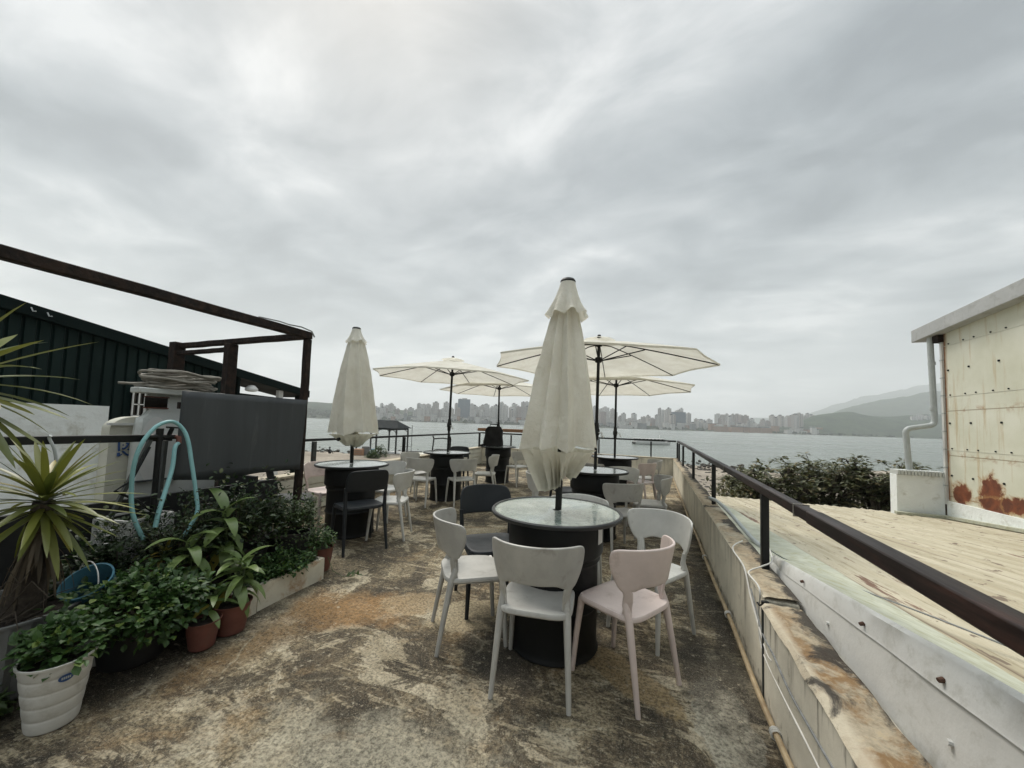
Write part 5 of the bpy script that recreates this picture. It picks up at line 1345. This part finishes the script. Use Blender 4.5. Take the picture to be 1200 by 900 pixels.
# foam boxes
def foam_box(label, c, rz, sx, sy, h, th=.03):
    t = thing('foam_box', label, 'planter', c, rz); mb = MB(); n = 14
    def side(a, b):
        rows = []
        for j in range(5):
            z = h * j / 4; rows.append([(a[0] + (b[0] - a[0]) * i / n + .004 * noise.noise(Vector((i, z * 20, c[1] * 7))), a[1] + (b[1] - a[1]) * i / n + .004 * noise.noise(Vector((i, z * 20, 9 + c[0]))), z + (.008 * noise.noise(Vector((i * .9, 3, c[0]))) if j == 4 else 0)) for i in range(n + 1)])
        mb.grid(rows)
    X, Y = sx / 2, sy / 2; x, y = X - th, Y - th
    for p, q in (((-X, -Y), (X, -Y)), ((X, -Y), (X, Y)), ((X, Y), (-X, Y)), ((-X, Y), (-X, -Y))): side(p, q)
    mb.add([(-X, -Y, h), (X, -Y, h), (X, Y, h), (-X, Y, h), (-x, -y, h), (x, -y, h), (x, y, h), (-x, y, h), (-x, -y, .03), (x, -y, .03), (x, y, .03), (-x, y, .03)], [(0, 1, 5, 4), (1, 2, 6, 5), (2, 3, 7, 6), (3, 0, 4, 7), (4, 5, 9, 8), (5, 6, 10, 9), (6, 7, 11, 10), (7, 4, 8, 11)])
    mb.build('box', M['styrofoam'], t)
    MB().box((0, 0, h * .78), (2 * x - .004, 2 * y - .004, .03)).build('soil', M['soil'], t)
    return t
foam_box('long stained foam box planter with low green herbs', (-2.855, 2.27, 0), R_(3), .28, .62, .185)
foam_box('small white foam box behind the larger terracotta pot', (-2.79, 1.88, 0), R_(5), .22, .13, .17)
bush('herb_bed', 'low leafy herbs filling the long foam box', (-2.84, 2.24, .19), (.17, .32, .15), 2600, .032, 'leaf_mint', 7, stems=30, low=-.2)
tc3 = pot('plant_pot', 'terracotta pot half hidden behind the far end of the long foam box', (-2.93, 2.72, 0), .085, .115, .22, 'terracotta')
bush('herb_bed', 'bushy green herb in the pot at the end of the long foam box', (-2.91, 2.68, .26), (.15, .15, .15), 900, .032, 'leaf_mint', 8)
t = thing('creeper_sprig', 'single creeping sprig lying on the floor by the foam box', 'plant', (-2.62, 2.60, .02)); mb = MB(); lf = MB(); r = random.Random(2)
mb.tube([(-.12, .03, .16), (-.04, .02, .05), (.06, .04, .01), (.16, .08, .02)], .0025, 5)
for i in range(14): leaf(lf, Vector((.12 + r.uniform(-.03, .06), .06 + r.uniform(-.03, .05), .02)), rv(r) + Vector((0, 0, .4)), Vector((0, 0, 1)), .04, .026)
mb.build('stem', M['leaf_shrub'], t); lf.build('leaves', M['leaf_shrub'], t, smooth=False)
bush('ground_weed', 'dark weeds in the bottom left corner in front of the fluted pot', (-2.93, .74, .02), (.26, .16, .13), 700, .045, 'leaf_shrub', 9)
bush('flower_plant', 'dark leafy plant with small white flowers behind the yucca', (-3.38, 1.46, .45), (.14, .2, .28), 500, .04, 'leaf_dark', 10)
o = bpy.data.objects['flower_plant']; mb = MB(); r = random.Random(8)
for i in range(5):
    p = Vector((.12, -.05 + r.uniform(-.08, .08), .16 + r.uniform(-.05, .06)))
    for k in range(5): leaf(mb, p, Vector((math.cos(k * 1.257) * .8, math.sin(k * 1.257) * .8, .5)), Vector((0, 0, 1)), .016, .012)
mb.build('flowers', M['white_metal'], o, smooth=False)

# lattice crate
t = thing('lattice_crate', 'white plastic lattice crate standing among the shrubs', 'crate', (-3.44, 1.56, .40), R_(12)); mb = MB()
for (ax, sgn) in (('x', 1), ('y', -1)):
    for k in range(-5, 13):
        for d_ in (1, -1):
            u0 = k * .028 - .14; pts = []
            for z in (0, .30):
                pts.append((u0 + d_ * (z - .15) , z))
            (ua, za), (ub, zb_) = pts
            if ua > ub: (ua, za), (ub, zb_) = (ub, zb_), (ua, za)
            lo, hi = -.14, .14
            if ub <= lo or ua >= hi: continue
            f0 = max(0, (lo - ua) / (ub - ua)); f1 = min(1, (hi - ua) / (ub - ua))
            A_ = (ua + (ub - ua) * f0, za + (zb_ - za) * f0); B2 = (ua + (ub - ua) * f1, za + (zb_ - za) * f1)
            if ax == 'x': mb.bar((.14, A_[0], A_[1]), (.14, B2[0], B2[1]), .007, .004, (1, 0, 0))
            else: mb.bar((A_[0], -.14, A_[1]), (B2[0], -.14, B2[1]), .007, .004, (0, 1, 0))
mb.build('lattice', M['white_metal'], t)
mb = MB()
for z in (0, .30): mb.bar((-.14, -.14, z), (.14, -.14, z), .014).bar((.14, -.14, z), (.14, .14, z), .014).bar((.14, .14, z), (-.14, .14, z), .014).bar((-.14, .14, z), (-.14, -.14, z), .014)
for x, y in ((-.14, -.14), (.14, -.14), (.14, .14), (-.14, .14)): mb.bar((x, y, 0), (x, y, .3), .014)
mb.build('crate_frame', M['white_metal'], t)
MB().box((-3.44, 1.58, .19), (.30, .4, .39)).build('stone_block', M['pot_black']); o = bpy.data.objects['stone_block']; tag(o, 'dark block carrying the white lattice crate', 'stand')

# hose and standpipe -----------------------------------------------------------------
t = thing('standpipe', 'dark standpipe with taps and leaning props at the end of the handrail', 'tap', (-3.28, 1.58, 0))
MB().tube([(0, 0, 0), (0, .0, 1.26)], .018, 10).build('pipe', M['black_metal'], t)
MB().tube([(0, -.06, 1.27), (0, .10, 1.27)], .020, 10).tube([(0, .05, 1.27), (.03, .055, 1.33)], .014, 8).tube([(0, 0, 1.24), (0, 0, 1.33)], .022, 10).build('tap_body', M['black_metal'], t)
MB().tube([(0, .09, 1.27), (.03, .10, 1.265), (.035, .10, 1.22)], .016, 10).build('spout', M['terracotta'], t)
MB().bar((.03, .02, 1.34), (.03, .09, 1.335), .012, .012).build('tap_lever', M['black_metal'], t)
MB().bar((-.02, -.03, 1.28), (-.04, -.20, .75), .035, .02).build('prop', M['steel_post'], t)
MB().bar((-.05, .06, 1.24), (-.05, .05, .78), .04, .02).build('prop', M['steel_post'], t)
MB().tube([(.0, -.05, 1.2), (.02, -.14, .98), (0, -.21, .92), (.02, -.1, .84), (0, .02, .72)], .009, 6).build('strap', M['black_metal'], t)
HP = []
for px, py, x in ((168, 632, -3.10), (156, 604, -3.13), (154, 575, -3.15), (157, 545, -3.15), (166, 520, -3.15), (183, 500, -3.17), (200, 494, -3.18), (212, 500, -3.17), (220, 515, -3.14), (225, 545, -3.10), (230, 580, -3.06), (231, 600, -3.03), (222, 618, -3.0), (212, 632, -2.98)):
    HP.append(atx(px, py, x))
def smooth_path(P, n=5):
    out = []
    for i in range(len(P) - 1):
        p0, p1, p2, p3 = P[max(0, i - 1)], P[i], P[i + 1], P[min(len(P) - 1, i + 2)]
        for k in range(n):
            s = k / n; out.append(.5 * ((2 * p1) + (p2 - p0) * s + (2 * p0 - 5 * p1 + 4 * p2 - p3) * s * s + (3 * p1 - p0 - 3 * p2 + p3) * s ** 3))
    return out + [P[-1]]
o = MB().tube(smooth_path(HP), .0125, 10).build('garden_hose', M['hose']); tag(o, 'pale turquoise hose arching over the standpipe in a loop', 'hose', 'turquoise hoses at the standpipe')
HP2 = [Vector((-3.245, 1.68, 1.225))] + [atx(px, py, x) for px, py, x in ((205, 525, -3.21), (202, 548, -3.17), (194, 575, -3.12), (186, 600, -3.08), (182, 618, -3.06))]
o = MB().tube(smooth_path(HP2), .0135, 10).build('garden_hose', M['hose']); tag(o, 'short turquoise hose hanging from the brown tap spout', 'hose', 'turquoise hoses at the standpipe')
o = MB().tube(smooth_path([atx(56, 516, -3.40) + Vector((0.03, 0, .03)), atx(58, 514, -3.38), atx(64, 528, -3.36), atx(66, 552, -3.35), atx(60, 570, -3.36)]), .008, 8).build('grey_cable', M['grey_pipe']); tag(o, 'grey cable end hooked over the left handrail', 'cable')

# cabinets behind the panel ---------------------------------------------------------
t = thing('white_cabinet', 'white moulded cabinet with a small dark window, behind the dark panel', 'cabinet', (-3.88, 1.0, 0))
y0, y1 = .735, 1.32
secs = [(-.4, y0 - .03, .0), (.55, y0 - .03, .0), (1.20, y0 - .02, .0), (1.345, y0 - .01, -.01), (1.39, y0 + .0, -.03), (1.42, y0 + .04, -.05), (1.45, y0 + .06, -.06), (1.60, y0 + .06, -.06)]
rows = []
for z, ya, xo in secs: rows.append([(-.07, ya, z), (xo - .03, ya, z), (xo, ya + .03, z), (xo, y1, z), (-.22, y1, z), (-.07, ya, z)])
MB().grid(rows).build('body', M['off_white'], t, angle=30)
MB().box((-.03, (y0 + y1) / 2 - .01, 1.62), (.14, y1 - y0 + .06, .045)).build('top_slab', M['off_white'], t, bevel=.008)
MB().box((-.058, .855, 1.525), (.012, .15, .085)).build('window', M['dark_glass'], t)
MB().box((-.056, .855, 1.572), (.014, .17, .01)).box((-.056, .855, 1.479), (.014, .17, .01)).build('window_frame', M['terracotta'], t)
MB().lathe([(.001, .015), (.09, .01), (.13, 0)], 28).build('oval_patch', M['white_metal'], t); bpy.data.objects['oval_patch'].rotation_euler = (0, R_(90), 0); bpy.data.objects['oval_patch'].scale = (2.2, .8, 1); bpy.data.objects['oval_patch'].location = (-.002, .84, 1.12)
MB().box((.012, .84, .88), (.03, .34, .012)).build('ledge', M['sheet_grey'], t)
t = thing('cream_cabinet', 'cream cabinet with a rounded top, grey vents and a blue painted sign', 'cabinet', (-3.97, .905, 0))
ya, yb = .69, .98; prof = [(yb, -.4), (yb, 1.36)]
rows = []
sec = [(-.4, ya), (1.30, ya)] + [(1.30 + .10 * math.sin(q), ya + .16 * (1 - math.cos(q))) for q in [i * math.pi / 16 for i in range(1, 9)]] + [(1.41, yb)]
MB().grid([[(xq, y, z) for xq in (-.12, -.02, 0)] for z, y in sec]).add([(0, y, z) for z, y in sec] + [(0, yb, -.4)], [tuple(range(len(sec) + 1))]).build('body', M['cream_paint'], t, angle=30)
MB().box((.01, .80, 1.34), (.03, .26, .02)).build('top_trim', M['white_metal'], t)
for zc_, hh in ((1.24, .14), (1.05, .11), (.86, .15), (.66, .16)): 
    v = MB().box((.004, .905 - (1.24 - zc_) * .05, zc_), (.014, .085, hh)).build('vent', M['grey_pipe'], t)
    mb = MB()
    for k in range(4): mb.box((.014, .905 - (1.24 - zc_) * .05, zc_ - hh / 2 + hh * (k + .5) / 4), (.01, .075, .012))
    mb.build('vent_slat', M['sheet_grey'], v)
# the painted character, strokes as in the photograph: upright with a hook, two bars, a sweeping tail
sg = MB(); SXP = -3.962
def stroke(P, wpx):
    P = [atx(px, py, SXP) - t.location for px, py in P]; wd = wpx * .0062
    sg.tube([Vector((p.x, p.y, p.z)) for p in smooth_path(P, 4)] if len(P) > 2 else P, wd / 2, 8)
stroke([(139.6, 518), (139.4, 528.6)], 2.4); stroke([(139.0, 530.5), (138.3, 534.8)], 3.0); stroke([(139.6, 534), (142.6, 532.4)], 1.5)
stroke([(147.6, 519.4), (151.4, 519.6)], 1.6); stroke([(150.4, 520), (148.6, 523.2), (146.2, 525.2), (143.2, 525.8)], 2.2); stroke([(143.8, 521.8), (145.0, 521.2)], 1.5)
stroke([(149.7, 527.2), (152.2, 525.6)], 1.8); stroke([(143.7, 528.6), (146.6, 531.2), (150, 533.2), (154.6, 533.1)], 2.3)
sg.build('painted_sign', M['blue_paint'], t)
# coil of old hose on the cabinet
t = thing('hose_coil', 'heap of coiled grey brown hose on top of the white cabinet', 'hose', (-3.98, 2.03, 1.655)); mb = MB(); r = random.Random(6)
for k in range(11):
    rx, ry, z0 = r.uniform(.13, .20), r.uniform(.17, .30), .012 + .0125 * k
    ox, oy = r.uniform(-.03, .03), r.uniform(-.04, .04)
    mb.tube([(ox + rx * math.cos(q), oy + ry * math.sin(q), z0 + .012 * math.sin(2 * q + k) + .006 * math.sin(5 * q + k)) for q in [i * 2 * math.pi / 40 for i in range(41)]], .0105, 7)
mb.tube([(.05, -.25, .03), (.12, -.38, .012), (.1, -.45, .01)], .0105, 7); mb.build('coils', M['rope'], t)

# pipes and cords on the right parapet ------------------------------------------------
xw = lambda y: xr(y)
pp = []
for i in range(60):
    y = .4 + 10.9 * (i / 59); pp.append(Vector((xw(y) - .035 - .012 * noise.noise(Vector((y * .9, 0, 0))), y, .10 + .03 * noise.noise(Vector((y * .7, 4, 0))) + .05 * max(0, 2.3 - y) * .4)))
o = MB().tube(pp, .014, 8).build('conduit_pipe', M['conduit']); tag(o, 'yellowish plastic conduit running along the foot of the right parapet', 'pipe')
t = thing('pipe_clips', 'white cord ties round the conduit by the right parapet', 'ties'); 
for y in (2.05, 3.25, 4.4): 
    mb = MB()
    k = min(range(60), key=lambda i: abs(pp[i].y - y)); c = pp[k]
    for e in (-.012, .0, .012): mb.tube([(c.x + .021 * math.cos(q), c.y + e, c.z + .021 * math.sin(q)) for q in [i * 2 * math.pi / 12 for i in range(13)]], .004, 5)
    mb.build('tie', M['white_cord'], t)
def on_face(px, py, off=.012):
    p = atx(px, py, .57); 
    for _ in range(3): p = atx(px, py, xw(p.y) - off)
    return p
def cord(name, label, P, rad, mat): 
    o = MB().tube(smooth_path(P, 6), rad, 7).build(name, M[mat]); return tag(o, label, 'cord')
post = Vector((RX(2.83), 2.83, 0))
cord('hanging_string', 'white cord hanging from the railing post down the parapet face', [Vector((post.x + .06, 3.0, ZT + .10)), Vector((post.x + .03, 2.80, ZT + .06)), Vector((post.x - .04, 2.75, ZT + .03))] + [Vector((xw(2.7) - .012, 2.66, ZT + .012)), on_face(890, 690), on_face(889, 720), on_face(893, 760), on_face(915, 810), on_face(950, 880), on_face(975, 930)], .0045, 'white_cord')
cord('hanging_string', 'second white cord running along the parapet from the far side of the post', [Vector((post.x - .02, 3.35, ZT + .02)), Vector((xw(3.2) + .01, 3.2, ZT + .02)), Vector((xw(3.1) - .012, 3.10, ZT + .005)), on_face(872, 665), on_face(880, 700), on_face(897, 760), on_face(905, 775)], .005, 'white_cord')
cord('loose_cable', 'twisted grey cable slanting down the nearest parapet face', [on_face(880, 690, .016), on_face(893, 740, .016), on_face(905, 765, .018), on_face(925, 810, .016), on_face(950, 855, .016), on_face(985, 915, .016)], .0048, 'grey_cord')
cord('thin_wire', 'thin grey wire lying across the green roof capping', [Vector((post.x + .05, 2.95, ZT + .09)), Vector((.86, 2.98, rzf(2.98) + .08)), Vector((1.05, 2.75, rzf(2.75) + .04)), Vector((1.25, 2.2, rzf(2.2) + .045)), Vector((1.42, 1.55, rzf(1.55) + .05)), Vector((1.5, .9, rzf(.9) + .06))], .004, 'grey_cord')
t = thing('drain_hose', 'pale grey bent pipe lying over the parapet beside the railing posts', 'pipe')
MB().tube(smooth_path([Vector((.64, 4.75, ZT + .10)), Vector((.70, 4.60, ZT + .09)), Vector((.77, 4.30, ZT + .03)), Vector((.84, 3.8, .52)), Vector((.86, 3.45, .515)), Vector((.855, 3.30, .46)), Vector((.85, 3.22, .40))]), .018, 9).build('pipe', M['grey_pipe'], t)
t = thing('wall_bracket', 'small black broken bracket at the parapet joint below the railing post', 'bracket', (xw(2.35) - .012, 2.352, ZT - .035))
MB().box((.012, .0, .0), (.035, .02, .022)).build('block', M['black_metal'], t, bevel=.004); MB().tube([(0, 0, -.01), (-.018, -.01, -.012), (-.02, .012, -.008)], .005, 6).build('hook', M['black_metal'], t)
MB().tube([(xw(2.33) - .016, 2.335, ZT - .05), (xw(2.33) - .014, 2.335, .05)], .006, 6).build('joint_rod', M['steel_post']); o = bpy.data.objects['joint_rod']; tag(o, 'dark upright rod in the joint of the right parapet', 'rod')

# ------------------------------------------------------------------ haze over the water
hz, th_, hb_, hL = new_mat('haze_air'); th_.nodes.remove(hb_)
pv = th_.nodes.new('ShaderNodeVolumePrincipled'); pv.inputs['Color'].default_value = (.95, .975, 1.0, 1); pv.inputs['Density'].default_value = .00019; pv.inputs['Anisotropy'].default_value = .2
hL(pv.outputs[0], th_.nodes['Material Output'].inputs['Volume'])
o = MB().box((0, 3000, 590), (14000, 11000, 1200)).build('haze', hz, smooth=False); o['kind'] = 'stuff'
